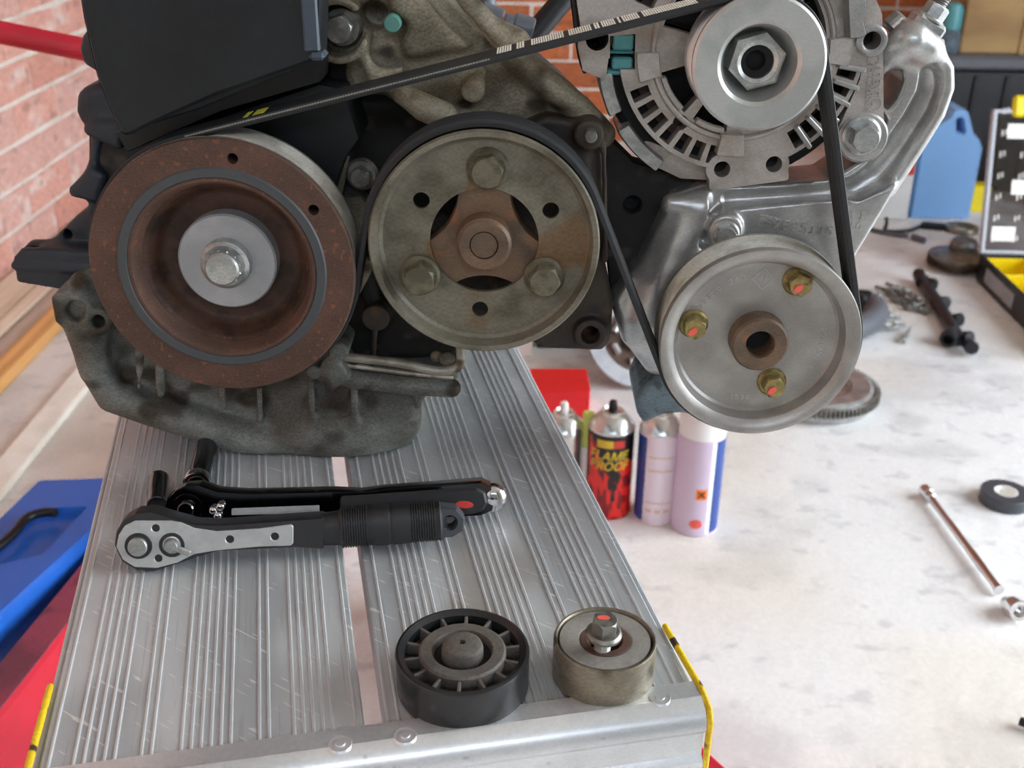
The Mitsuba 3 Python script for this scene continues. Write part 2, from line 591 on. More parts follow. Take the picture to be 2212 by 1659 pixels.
mat('floor_concrete', mikit.proc(tex_floor), 0.75, bump=mikit.proc(lambda p, n, uv: fbm(p.x * 120, p.y * 120, 0.3, 2), eps=2e-3), bump_scale=0.0006)
mat('brick_a', tex_brick('#d3a090', '#dccabf', '#9a7268', 0.0), 0.85)
mat('brick_b', tex_brick('#cb9382', '#d6c0b2', '#8d665c', 4.0), 0.85)
mat('brick_c', tex_brick('#cfa598', '#dccdc4', '#9a7c72', 9.0), 0.85)
mat('brick_orange', tex_brick('#b8673c', '#c07c55', '#7a452c', 2.0), 0.85)
mat('brick_brown', tex_brick('#a9603a', '#b98258', '#6e402a', 6.0), 0.85)
mat('mortar', tex_mottle('#dedad0', '#cfc9bd', 20.0), 0.9)
mat('ceiling_paint', '#c4c0b6', 0.9)
mat('door_paint', '#8b8984', 0.8)
mat('timber_pale', tex_wood('#d8c9b2', '#c3ad94'), 0.7)
mat('timber_orange', tex_wood('#d8a768', '#c08a50'), 0.65)
mat('timber_grey', tex_wood('#b8a799', '#a08f82'), 0.75)
mat('white_board', tex_mottle('#ecede3', '#dddccf', 14.0), 0.55)
mat('deck_alu', mikit.proc(tex_deck), 0.42, 0.3)
mat('ridge_alu', '#cfd2d4', 0.35, 0.5)
mat('deck_alu_bright', tex_mottle('#dfe1e3', '#cccfd1', 30.0, '#b0b0ae', 160.0, lo2=0.75, hi2=0.95, grain=0.05), 0.33, 0.7)
mat('rust', mikit.proc(tex_rust), 0.75, 0.1, bump=mikit.proc(bump_cast, eps=5e-4), bump_scale=0.00025)
mat('rust_dark', tex_mottle('#4a3226', '#33241c', 70.0, '#5e3e2c', 300.0, lo2=0.7, hi2=0.95), 0.65, 0.2)
mat('rubber', '#3c4042', 0.5)
mat('belt_rubber', '#1c1d1e', 0.6)
mat('belt_cord', '#77776c', 0.7)
mat('print_white', '#d5d5c8', 0.7)
mat('print_yellow', '#a9a425', 0.7)
mat('pump_metal', mikit.proc(tex_pump), 0.5, 0.35)
mat('pump_hub', tex_mottle('#6e5845', '#57483a', 60.0, '#7d553c', 90.0), 0.5, 0.35)
mat('seal_grey', tex_mottle('#8f8c86', '#807d77', 90.0), 0.5, 0.2)
mat('steel_dull', tex_mottle('#84827c', '#64625c', 160.0), 0.42, 0.7)
mat('zinc', tex_mottle('#b4b6b2', '#9a9c9a', 120.0), 0.34, 0.7)
mat('zinc_yellow', tex_mottle('#9c8c58', '#84774e', 160.0, '#6b4a2e', 220.0), 0.36, 0.7)
mat('paint_red_mark', '#d6574a', 0.6)
mat('washer_grey', tex_mottle('#a2a4a6', '#96989a', 60.0, grain=0.04), 0.5, 0.3)
mat('cast_dirty', tex_mottle('#8b8370', '#655e4e', 38.0, '#3a3226', 70.0, grain=0.28), 0.6, 0.35, bump=mikit.proc(bump_cast, eps=5e-4), bump_scale=0.0004)
mat('cast_blue_grey', tex_mottle('#66757c', '#505c62', 60.0, '#3c4448', 150.0, grain=0.2), 0.6, 0.25)
mat('pan_rail', tex_mottle('#a59f92', '#857d6e', 60.0, '#5a4a38', 120.0), 0.5, 0.4)
mat('bolt_dirty', tex_mottle('#67624f', '#4f4a3a', 120.0), 0.5, 0.35)
mat('groove_steel', tex_mottle('#a7a296', '#8b857a', 60.0), 0.36, 0.6)
mat('cast_sump', tex_mottle('#6f716b', '#53524a', 34.0, '#362f25', 60.0, lo2=0.55, hi2=0.8, grain=0.3), 0.62, 0.3, bump=mikit.proc(bump_cast, eps=5e-4), bump_scale=0.0005)
mat('block_dark', tex_mottle('#1f1d1a', '#141210', 40.0, '#38322a', 80.0), 0.7, 0.1)
mat('plate_brown', tex_mottle('#40382f', '#2a241f', 40.0, '#5c4734', 70.0), 0.55, 0.3)
mat('navy_paint', tex_mottle('#1d262f', '#151c24', 30.0), 0.5)
mat('cover_plastic', tex_mottle('#171b1e', '#121518', 25.0, grain=0.05), 0.45, 0.0, 0.35)
mat('cover_grey', '#39434e', 0.4)
mat('black_plastic', '#121315', 0.42, 0.0, 0.4)
mat('grey_plastic', '#6d737b', 0.45)
mat('alu_clean', tex_mottle('#b4b4b2', '#a09f9d', 60.0, grain=0.1), 0.34, 0.75)
mat('alu_alternator', tex_mottle('#b3aca5', '#9c948c', 70.0, grain=0.1), 0.42, 0.6)
mat('ps_metal', tex_mottle('#a19e99', '#8c8883', 45.0, grain=0.06), 0.4, 0.5)
mat('pulley_zinc', tex_mottle('#c4c6c3', '#b2b5b2', 50.0, grain=0.04), 0.32, 0.7)
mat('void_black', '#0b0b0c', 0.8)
mat('teal_plastic', '#4f8f92', 0.35)
mat('green_plug', '#54857a', 0.55)
mat('copper', '#3a2720', 0.5, 0.3)
mat('chrome', '#d9dadc', 0.09, 1.0)
mat('chrome_dark', '#5a5c60', 0.10, 1.0)
mat('grip_black', '#1b1b1c', 0.55)
mat('ratchet_plate', tex_mottle('#a9aba9', '#a0a2a0', 150.0, grain=0.03), 0.45, 0.3)
mat('idler_plastic', tex_mottle('#222325', '#1a1b1d', 40.0, grain=0.1), 0.28)
mat('idler_dusty', tex_mottle('#57524c', '#3f3c39', 50.0, grain=0.2), 0.6)
mat('idler_steel', tex_mottle('#8b8373', '#6d6657', 50.0, '#4c4436', 90.0), 0.4, 0.65)
mat('yellow_paint', tex_mottle('#d9b81c', '#c9a414', 30.0, '#3a3222', 130.0, lo2=0.66, hi2=0.75), 0.45)
mat('red_paint', tex_mottle('#c01f33', '#a81a2c', 9.0, grain=0.03), 0.4)
mat('red_paint_dirty', tex_mottle('#8b3a4c', '#6b3342', 14.0, '#3d2530', 40.0), 0.6)
mat('red_card', '#c8161c', 0.3)
mat('blue_plastic', '#1f60be', 0.33)
mat('blue_jug_plastic', '#78a4d2', 0.35)
mat('white_plastic', '#d8d9d4', 0.4)
mat('yellow_plastic', '#e2c800', 0.4)
mat('lid_grey', '#aeb2b8', 0.3)
mat('label_white', '#e8e6e0', 0.6)
mat('can_flame', mikit.proc(tex_flame), 0.3)
mat('can_white', '#d6ccd4', 0.35)
mat('can_lilac', '#c2b3c4', 0.35)
mat('can_blue', '#27407f', 0.35)
mat('can_lime', '#b9c862', 0.4)
mat('print_gold', '#c7ab2a', 0.4)
mat('print_orange', '#e0762a', 0.5)
mat('print_tan', '#c8a894', 0.5)
mat('print_red', '#c2342c', 0.5)
mat('card_brown', mikit.proc(tex_card), 0.8)
mat('tape_black', '#3a3d42', 0.45)
mat('rag_blue', tex_mottle('#5e6c74', '#4b585f', 60.0), 0.85)
mat('grey_bin', '#54565a', 0.5)
mat('clear_plastic', {'type': 'rgb', 'value': [0.9, 0.9, 0.92]}, 0.1)
scene['clear_plastic'] = {'type': 'thindielectric', 'int_ior': 1.45, 'specular_transmittance': {'type': 'rgb', 'value': [0.62, 0.62, 0.64]}}
mat('foil_silver', '#d4d4d2', 0.22, 0.9)
#PARTS

# ================================================================ THE SETTING
WX, BY = -1.10, 3.60          # left wall plane, back wall plane
put('floor', hull([[x, y, z] for x in (-1.35, 4.2) for y in (-2.5, 3.9) for z in (-0.12, 0.0)]), 'floor_concrete', False,
    label='pale worn concrete garage floor with grey specks', kind='structure')
put('ceiling', hull([[x, y, z] for x in (-1.35, 2.42) for y in (-2.0, 3.9) for z in (2.5, 2.58)]), 'ceiling_paint', False,
    label='plain pale garage ceiling', kind='structure')
put('wall_left', hull([[x, y, z] for x in (WX - 0.2, WX - 0.006) for y in (-2.0, 3.9) for z in (0, 2.5)]), 'mortar', False,
    label='garage side wall of pinkish bricks with pale mortar joints', kind='structure')
put('wall_back', hull([[x, y, z] for x in (WX - 0.2, 2.42) for y in (BY + 0.006, BY + 0.2) for z in (0, 2.5)]), 'mortar', False,
    label='garage rear wall of orange brown bricks', kind='structure')

put('wall_front', cat([hull([[x, y, z] for x in xs for y in (-2.1, -1.95) for z in zs]) for xs, zs in (((WX - 0.2, 2.42), (0, 1.75)), ((WX - 0.2, 2.42), (2.25, 2.5)), ((WX - 0.2, -0.75), (1.75, 2.25)), ((1.25, 2.42), (1.75, 2.25)))]), 'door_paint', False,
    label='plain grey garage wall with a wide high window, behind the camera', kind='structure')
put('wall_right', cat([hull([[x, y, z] for x in (2.30, 2.42) for y in ys for z in zs]) for ys, zs in (((1.75, 3.9), (0, 2.5)), ((-0.40, 1.75), (2.2, 2.5)), ((-1.98, -0.40), (0, 2.5)))]), 'ceiling_paint', False,
    label='plain pale garage side wall with a wide open doorway, out of frame', kind='structure')
COURSE, LONG = 0.0853, 0.2505


def brick_mesh(seed, l, flat=False):
    r = np.random.default_rng(seed)
    c = 0.003
    pts = []
    for sx in (-1, 1):
        for sz in (-1, 1):
            j = r.normal(0, 0.0012, 2)
            X, Z = sx * (l / 2) + j[0], sz * 0.0372 + j[1]
            pts += [[X, Z, 0.05], [X, Z, c], [X - sx * c, Z - sz * c, 0.0]]
    return hull(pts)


def lay(wall, fr, u0, u1, zmax, tones, seed, near):
    r = np.random.default_rng(seed)
    meshes = [mikit.ply(place(brick_mesh(seed * 10 + i, LONG - 0.0105), fr), None, smooth=False) for i in range(4)]
    half = mikit.ply(place(brick_mesh(seed * 10 + 7, LONG / 2 - 0.0105), fr), None, smooth=False)
    o, U, V, W = fr
    spots, rest = [], []
    for k in range(int(zmax / COURSE)):
        z = (k + 0.5) * COURSE + 0.003
        u = u0 + (0 if k % 2 else LONG / 2)
        while u + LONG < u1 + 0.13:
            spots.append((u + LONG / 2, z))
            u += LONG
    spots.sort(key=near)
    for i, (u, z) in enumerate(spots):
        off = U * u + V * z + W * r.normal(0, 0.0007)
        if i < 300:
            key = number(wall + '__brick')
            scene[key] = {**meshes[r.integers(4)], 'bsdf': {'type': 'ref', 'id': tones[r.integers(len(tones))]},
                          'to_world': mi.ScalarTransform4f().translate(off.tolist())}
        else:
            m = place(brick_mesh(int(r.integers(1 << 30)), LONG - 0.0105), fr)
            rest.append(TM(m.vertices + off, m.faces))
    if rest:
        part(wall, 'bricks_beyond', cat(rest), tones[0], False, kind='stuff')


# left wall: seen from the room, right is +y
LW = frame((WX, 0, 0), (0, 1, 0), (0, 0, 1))
lay('wall_left', frame((WX, 0, 0), (0, 1, 0), (0, 0, 1)), -0.6 + 0.046, BY - 0.01, 2.45, ['brick_a', 'brick_b', 'brick_c', 'brick_a'], 3,
    lambda s: abs(s[0] - 2.6) + abs(s[1] - 0.3))
lay('wall_back', frame((0, BY, 0), (1, 0, 0), (0, 0, 1)), WX + 0.02, 2.28, 2.45, ['brick_orange', 'brick_brown', 'brick_orange'], 5,
    lambda s: abs(s[0] - 0.7) + abs(s[1] - 0.4))

# timbers lying along the foot of the left wall
for nm, x0, x1, h, m, lab in (
        ('floor_board', -1.092, -1.008, 0.020, 'timber_pale', 'pale flat board lying on the floor right against the brick side wall'),
        ('floor_board', -1.003, -0.972, 0.022, 'timber_pale', 'narrow pale batten lying second from the brick side wall'),
        ('floor_board', -0.968, -0.929, 0.016, 'timber_grey', 'greyish pink board lying between the narrow batten and the orange timber'),
        ('floor_board', -0.926, -0.884, 0.024, 'timber_orange', 'warm orange timber batten lying on the floor beside grey boards'),
        ('floor_board', -0.782, -0.738, 0.014, 'white_board', 'white painted strip lying alone on the floor left of the aluminium platform')):
    put(nm, cbox((x0, 0.2, 0), (x1, 3.45, h), 0.002), m, False, label=lab, category='board', group='timber boards along the side wall')

# ================================================================ THE ALUMINIUM WORK PLATFORM
DZ = 0.500
PO = A([-0.0585, 0.3905, 0.0]) - PV * 0.0165      # middle of its front edge, on the floor


def pl(u, v, z=0.0):
    return PO + PU * u + PV * v + A([0, 0, z])


HW, LEN = 0.1475, 0.80
GAP0, GAP1 = -0.007, 0.003
plat = 'work_platform'
say(plat, 'aluminium folding work platform with a ribbed two plank deck under the engine', 'platform')


def deck_half(u0, u1):
    """cross-section with raised anti-slip ridges, drawn out along the platform"""
    w = u1 - u0
    pts = [(u0, 0.470), (u1, 0.470), (u1, 0.4990)]
    top = []
    c = (u0 + u1) / 2
    offs = []
    for g, n in ((-0.0475, 5), (-0.0255, 2), (0.0, 6), (0.0255, 2), (0.0475, 5)):
        offs += [g + (i - (n - 1) / 2) * 0.0043 for i in range(n)]
    offs += [-0.0665, 0.0665]
    for o in sorted(offs, reverse=True):
        x = c + o
        top += [(x + 0.0008, DZ - 0.0008), (x + 0.00035, DZ), (x - 0.00035, DZ), (x - 0.0008, DZ - 0.0008)]
    pts = [(u0, 0.470), (u1, 0.470), (u1, 0.4985), (u1 - 0.0008, DZ - 0.0008), (u0 + 0.0008, DZ - 0.0008), (u0, 0.4985)]
    f = frame(pl(0, 0.0), PU, (0, 0, 1))
    ridges = [prism(Polygon(top[i:i + 4] + [(top[i + 3][0], DZ - 0.0012), (top[i][0], DZ - 0.0012)]).buffer(0), 0.004, LEN - 0.02, 0, f) for i in range(0, len(top), 4)]
    k = part(plat, 'deck_plank', prism(Polygon(pts), 0.004, LEN - 0.02, 0, f), 'deck_alu', 20)
    part(k, 'tread_ridges', cat(ridges), 'ridge_alu', 20, kind='stuff')


deck_half(-HW, GAP0)
deck_half(GAP1, HW)
# end rails: a lip over the planks, a rounded nose, a recessed band and a lower nose
rail = [(0.0130, 0.5002), (0.0130, 0.5022), (0.0035, 0.5022), (0.0020, 0.5026), (-0.0005, 0.5018), (-0.0045, 0.4990), (-0.0070, 0.4948), (-0.0078, 0.490),
        (-0.0060, 0.4875), (-0.0050, 0.486), (-0.0050, 0.4735), (-0.0062, 0.472), (-0.0078, 0.4705), (-0.0082, 0.4665), (-0.0070, 0.4630),
        (-0.0050, 0.461), (-0.0050, 0.430), (0.004, 0.430), (0.004, 0.499)]


def rail_mesh(sgn, v0):
    f = frame(pl(-HW - 0.002, v0), PV * sgn, (0, 0, 1)) if sgn > 0 else frame(pl(HW + 0.002, v0), PV * sgn, (0, 0, 1))
    # profile lives in (v, z), drawn along the width
    return prism(Polygon(rail), 0, -(2 * HW + 0.004) if np.dot(f[3], PU * sgn) < 0 else (2 * HW + 0.004), 0, f)


for sgn, v0 in ((1, 0.0), (-1, LEN - 0.016)):
    m = rail_mesh(sgn, v0)
    if m.volume < 0:
        m.faces = m.faces[:, ::-1]
    k = part(plat, 'end_rail', m, 'deck_alu_bright', 25, label='bright grooved end rail')
    if sgn > 0:
        for px, py in ((735, 1608), (875, 1590), (1425, 1508)):
            p = at_z(px, py, 0.5022)
            f = dirframe(p + A([0, 0, 0.0012]), (0, 0, -1))
            part(plat, 'rivet', lathe([(0, 0), (0.0022, 0.0001), (0.0024, 0.0006), (0.0036, 0.0008), (0.0050, 0.0006), (0.0056, 0.0016), (0, 0.002)], f, 20), 'deck_alu_bright', 40)
# side rails under the deck, yellow edged at the hinges
for s in (-1, 1):
    u = s * (HW + 0.0005)
    part(plat, 'side_rail', cbox((min(u, u + s * 0.003), 0.40, 0.0), (max(u, u + s * 0.003), 0.4975, LEN - 0.02), 0.001, frame(pl(0, 0), PU, (0, 0, 1))), 'deck_alu', False)
f0 = frame(pl(0, 0), PU, (0, 0, 1))
for s in (-1, 1):
    ln = 0.058 if s > 0 else 0.070
    u = s * (HW + 0.0045)
    pts = [pl(u, -0.0055, 0.36), pl(u, -0.0055, 0.4935), pl(u - s * 0.0003, -0.003, 0.4992), pl(u - s * 0.0006, 0.006, 0.5018), pl(u - s * 0.001, ln, 0.4995)]
    segs = []
    for a, b in zip(pts[:-1], pts[1:]):
        segs.append(hull(np.vstack([ball(a, 0.0017, sub=1).vertices, ball(b, 0.0017, sub=1).vertices])))
    part(plat, 'yellow_edging', cat(segs), 'yellow_paint', 40, label='chipped yellow edge strip')
# folding legs
for v in (0.05, LEN - 0.07):
    for s in (-1, 1):
        part(plat, 'leg', cbox((s * HW - 0.018, 0.0, v), (s * HW + 0.018, 0.452, v + 0.03), 0.003, f0) if False else
             cbox((s * (HW - 0.022) - 0.018, 0.008, v), (s * (HW - 0.022) + 0.018, 0.470, v + 0.03), 0.003, f0), 'deck_alu', False)
        part(plat, 'rubber_foot', cbox((s * (HW - 0.022) - 0.021, 0.0, v - 0.003), (s * (HW - 0.022) + 0.021, 0.03, v + 0.033), 0.004, f0), 'rubber', False)

# ================================================================ THE ENGINE
eng = 'engine'
say(eng, 'car engine with rusty pulleys, drive belt and silver alternator standing on the aluminium platform', 'engine')
YF = 0.580                                  # front of the pulleys


def circ(x, z, r, n=48):
    a = np.arange(n) * 2 * PI / n
    return Polygon(np.c_[x + r * np.cos(a), z + r * np.sin(a)])


# --- crank pulley: rusty damper ring, rubber, dished hub, washer, bolt
CX, CZ = -0.161, 0.6486
cf = yframe(CX, CZ, YF)
prof = [(0.0573, 0.0), (0.0725, 0.0), (0.0733, 0.0012), (0.0733, 0.0030), (0.0700, 0.0031), (0.0700, 0.0285), (0.0573, 0.030), (0.0573, 0.0)]
groove = [(0.0695, 0.0030), (0.0734, 0.0030)]
for i in range(6):
    w = 0.0045 + i * 0.0036
    groove += [(0.0734, w), (0.0708, w + 0.0015), (0.0708, w + 0.0021), (0.0734, w + 0.0036)]
groove += [(0.0734, 0.0285), (0.0720, 0.030), (0.0695, 0.030), (0.0695, 0.0030)]
ring = lathe(prof, cf, 120)


def drill(mesh, cyls):
    """Bores holes through a closed mesh."""
    mesh = trimesh.Trimesh(mesh.vertices, mesh.faces, process=True)
    a = m3.Manifold(m3.Mesh(np.asarray(mesh.vertices, np.float32), np.asarray(mesh.faces, np.uint32)))
    for c in cyls:
        c = trimesh.Trimesh(c.vertices, c.faces, process=True)
        a = a - m3.Manifold(m3.Mesh(np.asarray(c.vertices, np.float32), np.asarray(c.faces, np.uint32)))
    o = a.to_mesh()
    return TM(o.vert_properties[:, :3], o.tri_verts)


def bore(px, py, r, y0=YF - 0.005, y1=YF + 0.05, at=None):
    p = at_y(px, py, at or YF)
    return rod((p[0], y0, p[2]), (p[0], y1, p[2]), r, 20, c=1e-5)


cp = part(eng, 'crank_pulley', drill(ring, [bore(502, 343, 0.0030), bore(677, 454, 0.0030)]), 'rust', 30, label='rusty grooved crankshaft pulley ring')
part(cp, 'belt_grooves', lathe(groove, cf, 120), 'groove_steel', 25, label='bare metal belt grooves')
part(cp, 'rubber_ring', lathe([(0.0514, 0.001), (0.0525, -0.0008), (0.0570, -0.0008), (0.0582, 0.0004), (0.0582, 0.0012), (0.0572, 0.0016), (0.0572, 0.028), (0.0514, 0.028), (0.0514, 0.001)], cf, 96), 'rubber', 40)
part(cp, 'hub_lip', lathe([(0.0466, 0.0088), (0.0472, 0.0080), (0.0486, 0.0018), (0.0500, -0.0003), (0.0517, -0.0003), (0.0517, 0.010), (0.0466, 0.0088)], cf, 96), 'rust', 40, label='rusty lip')
part(cp, 'hub_dish', lathe([(0, 0.024), (0.036, 0.024), (0.0395, 0.0225), (0.0420, 0.0185), (0.0440, 0.0120), (0.0455, 0.0098), (0.0472, 0.0085), (0.0488, 0.002), (0.0500, 0.0), (0.0523, 0.0),
                            (0.0523, 0.029), (0, 0.029), (0, 0.024)], cf, 96), 'rust_dark', 40)
wf = yframe(CX - 0.0005, CZ, YF + 0.0135)
part(cp, 'washer', lathe([(0, 0), (0.0268, 0), (0.0278, 0.001), (0.0278, 0.0105), (0, 0.0105)], wf, 72), 'washer_grey', 30, label='flat light grey crank washer')
bw = yframe(CX - 0.0005, CZ, YF + 0.0135)
star = Polygon(np.vstack([[(0.0105 * math.cos(a), 0.0105 * math.sin(a)), (0.0088 * math.cos(a + PI / 12), 0.0088 * math.sin(a + PI / 12))] for a in np.arange(12) * PI / 6 + 0.2]))
part(cp, 'bolt', cat(lathe([(0.0095, -0.0062), (0.0118, -0.0070), (0.0138, -0.0055), (0.0143, 0), (0.0, 0.0), (0.0, -0.0045), (0.0095, -0.0045), (0.0095, -0.0062)], bw, 40),
                     prism(star, -0.0110, -0.004, 0.0008, bw),
                     lathe([(0, -0.0135), (0.0085, -0.0135), (0.0096, -0.0125), (0.0098, -0.004), (0, -0.004), (0, -0.0135)], bw, 40)), 'zinc', 35, label='pale flanged crank bolt')

# --- coolant pump pulley
MX, MZ = -0.0163, 0.6645
mf = yframe(MX, MZ, YF)
rim = lathe([(0.0598, 0.0), (0.0625, -0.0004), (0.0635, 0.0012), (0.0632, 0.0030), (0.0625, 0.0035), (0.0625, 0.0265), (0.0637, 0.029), (0.0600, 0.029), (0.0598, 0.0280), (0.0595, 0.0135),
             (0.0570, 0.0112), (0.0300, 0.0112), (0.0300, 0.0085), (0.0562, 0.0085), (0.0580, 0.0070), (0.0590, 0.0040), (0.0598, 0.0)], mf, 120)
holes = []
WEB = YF + 0.0085
for px, py, r in ((910, 433, 0.0046), (1190, 455, 0.0046), (1037, 668, 0.0046)):
    holes.append(bore(px, py, r, WEB - 0.01, WEB + 0.01, WEB))
pp = part(eng, 'coolant_pump_pulley', drill(rim, holes), 'pump_metal', 30, label='dirty tan coolant pump pulley with three bolts and three holes')
for px, py, rt in ((1052, 372, 0.2), (905, 604, 0.5), (1176, 607, 0.9)):
    p = at_y(px, py, WEB - 0.008)
    part(pp, 'bolt', hexhead(yframe(p[0], p[2], WEB), 0.0092, 0.0090, 0.0115, 0.003, rt, 0.002), 'bolt_dirty', 30)
# the three-lobed driving flange and the shaft end behind the opening
lobes = Point(0, 0).buffer(0.0315, 32).difference(shapely.union_all([Point(0.0545 * math.cos(a), 0.0545 * math.sin(a)).buffer(0.0325, 32) for a in np.radians([30, 150, 270])]))
lobes = lobes.buffer(-0.001).buffer(0.001)
ph = part(pp, 'drive_flange', prism(lobes, 0.0115, 0.020, 0.0012, mf), 'pump_hub', 30, label='brown three-lobed drive flange')
part(pp, 'shaft_end', lathe([(0, 0.0008), (0.0072, 0.0008), (0.0078, 0.0016), (0.0080, 0.0002), (0.0135, -0.0002), (0.0152, 0.0015), (0.0160, 0.013), (0, 0.013), (0, 0.0008)], mf, 60), 'pump_hub', 35)

# --- power steering pulley
SX, SZ = 0.1412, 0.607
sf = yframe(SX, SZ, YF)
groove = [(0.0535, 0.0040), (0.0575, 0.0040)]
for i in range(6):
    w = 0.0050 + i * 0.0036
    groove += [(0.0572, w), (0.0545, w + 0.0015), (0.0545, w + 0.0021), (0.0572, w + 0.0036)]
groove += [(0.0575, 0.0285), (0.0565, 0.030), (0.0535, 0.030), (0.0535, 0.0040)]
prof = [(0.0478, 0.0075), (0.0490, 0.0035), (0.0515, 0.0012), (0.0545, 0.0), (0.0568, 0.0002), (0.0575, 0.0015), (0.0575, 0.004), (0.0540, 0.0041), (0.0538, 0.029), (0.053, 0.030), (0.0515, 0.028), (0.0500, 0.0155), (0.014, 0.0155), (0.014, 0.0125), (0.0430, 0.0125), (0.0455, 0.0120), (0.0470, 0.0105), (0.0478, 0.0075)]
ps = part(eng, 'power_steering_pulley', lathe(prof, sf, 120), 'ps_metal', 30, label='grey six-groove power steering pulley with three yellow bolts')
part(ps, 'belt_grooves', lathe(groove, sf, 120), 'groove_steel', 25, label='pale belt grooves')
SWEB = YF + 0.0125
for px, py in ((1730, 618), (1502, 711), (1673, 838)):
    p = at_y(px, py, SWEB - 0.009)
    b = part(ps, 'bolt', hexhead(yframe(p[0], p[2], SWEB), 0.0068, 0.0078, 0.0086, 0.0028, 0.15 + px * 0.01, 0.0012), 'zinc_yellow', 30, label='yellow zinc bolt with a red paint dab')
    dab = Point(p[0] - 0.0015, p[2] - 0.0012).buffer(0.0028)
    dab = affinity.rotate(affinity.scale(dab, 1.0, 0.65), 40)
    part(ps, 'paint_dab', prism(dab, SWEB - 0.0109, SWEB - 0.0096, 0), 'paint_red_mark', False)
p = at_y(1637, 732, SWEB - 0.012)
hf = yframe(SX, SZ, SWEB)
part(ps, 'hub', lathe([(0.0075, 0.004), (0.0075, -0.0095), (0.0085, -0.0115), (0.0150, -0.0120), (0.0163, -0.0105), (0.0165, 0.002), (0.0075, 0.004)], hf, 60), 'pump_hub', 35, label='rusty hollow hub')
part(ps, 'bore_plug', lathe([(0, 0.001), (0.0076, 0.001), (0.0076, 0.003), (0, 0.003), (0, 0.001)], hf, 24), 'void_black', False)
marks = [arc_text('7700850 267', 0.0032, hf, 0.0385, math.radians(163), math.radians(5.6), 0.0004),
         arc_text('POLYAMIDE 6', 0.0028, hf, 0.0385, math.radians(8), math.radians(4.6), 0.0004, inward=False),
         lettering('15 11', 0.003, frame(hf[0] + A([-0.006, 0, -0.0385]), (1, 0, 0), (0, 0, 1)), 0.0004),
         lettering('N', 0.0035, frame(hf[0] + A([0.0, 0, 0.036]), (1, 0, 0), (0, 0, 1)), 0.0004)]
dm = LineString(A([(-0.006, 0.036), (0, 0.0425), (0.006, 0.036), (0, 0.0295), (-0.006, 0.036)]) + A([SX, SZ])).buffer(0.0003)
marks.append(prism(dm, SWEB - 0.0004, SWEB + 0.0005))
for m in marks:
    part(ps, 'embossed_mark', m, 'alu_clean', False)

# --- alternator
AX, AZ = 0.124, 0.763
af = yframe(AX, AZ, YF)
prof = [(0.0155, 0.017), (0.0175, 0.0085), (0.0195, 0.0022), (0.0215, 0.0004), (0.0328, 0.0), (0.0342, 0.0012), (0.0342, 0.0040)]
for i in range(5):
    w = 0.0048 + i * 0.0036
    prof += [(0.0335, w), (0.0312, w + 0.0015), (0.0312, w + 0.0021), (0.0335, w + 0.0036)]
prof += [(0.0345, 0.0240), (0.0345, 0.0285), (0.0325, 0.0300), (0.012, 0.0300), (0.012, 0.0240), (0.0150, 0.0220), (0.0155, 0.017)]
al = eng + '__alternator'
YA = 0.628                                   # face of the housing
alt_c = A([AX, AZ])


def apol(r, deg):
    a = np.radians(deg)
    return AX + r * np.cos(a), AZ + r * np.sin(a)


def sector(r0, r1, a0, a1, n=10):
    t = np.radians(np.linspace(a0, a1, n))
    return Polygon(np.vstack([np.c_[AX + r1 * np.cos(t), AZ + r1 * np.sin(t)], np.c_[AX + r0 * np.cos(t[::-1]), AZ + r0 * np.sin(t[::-1])]]))


plate = circ(AX, AZ, 0.0675, 120)
lugs = []
for q, r in (((1560, 366), 0.0092), ((1672, 355), 0.0088)):
    p = xz([q], YA)[0]
    lugs.append(Point(*p).buffer(r))
lugs.append(Polygon(np.vstack([apol(0.06, -101), apol(0.078, -97), apol(0.078, -66), apol(0.06, -62)])).buffer(0.002))
left_lug = Polygon(xz([(1245, -30), (1258, 60), (1252, 100), (1262, 150), (1305, 168), (1312, 120), (1375, 150), (1375, -30)], YA)).buffer(0.001)
right_arm = soft(xz([(1835, -40), (1890, -8), (1906, 30), (1908, 90), (1909, 240), (1912, 300), (1890, 345), (1850, 350), (1815, 325), (1808, 285), (1830, 235), (1858, 170), (1868, 110), (1850, 60)], YA), 0.004)
body2d = shapely.union_all([plate, *lugs, left_lug, right_arm]).buffer(-0.001).buffer(0.001)
cut = []
for i in range(7):                           # ventilation slots, lower left
    a = -158.5 + i * 9.2
    cut.append(sector(0.0545, 0.0648, a, a + 6.2))
for a in (-57, -48.5, -40, -31.5, -23.0, -14.5):
    cut.append(sector(0.0545, 0.0650, a, a + 5.6))
for a in (152, 143, 134, 125, 116, 107, 98, 89, 80, 71, 62, 53, 44, 35):
    cut.append(sector(0.0545, 0.0648, a, a + 6.2))
for a0, a1 in ((-163, -130), (-122, -96), (-82, -50), (-42, -4), (8, 40), (50, 86), (96, 128), (138, 166)):   # windows inside
    cut.append(sector(0.026, 0.0455, a0, a1, 16))
for q, r in (((1560, 366), 0.0046), ((1672, 355), 0.0046), ((1470, 265), 0.0042), ((1290, 84), 0.0062), ((1881, 86), 0.0048)):
    cut.append(Point(*xz([q], YA)[0]).buffer(r))
cut.append(Polygon(xz([(1318, 78), (1372, 74), (1372, 150), (1318, 150)], YA)))
body2d = body2d.difference(shapely.union_all(cut))
put(al, prism(body2d, YA, YA + 0.011, 0.0011), 'alu_alternator', 25, label='silver alternator with slotted front housing')
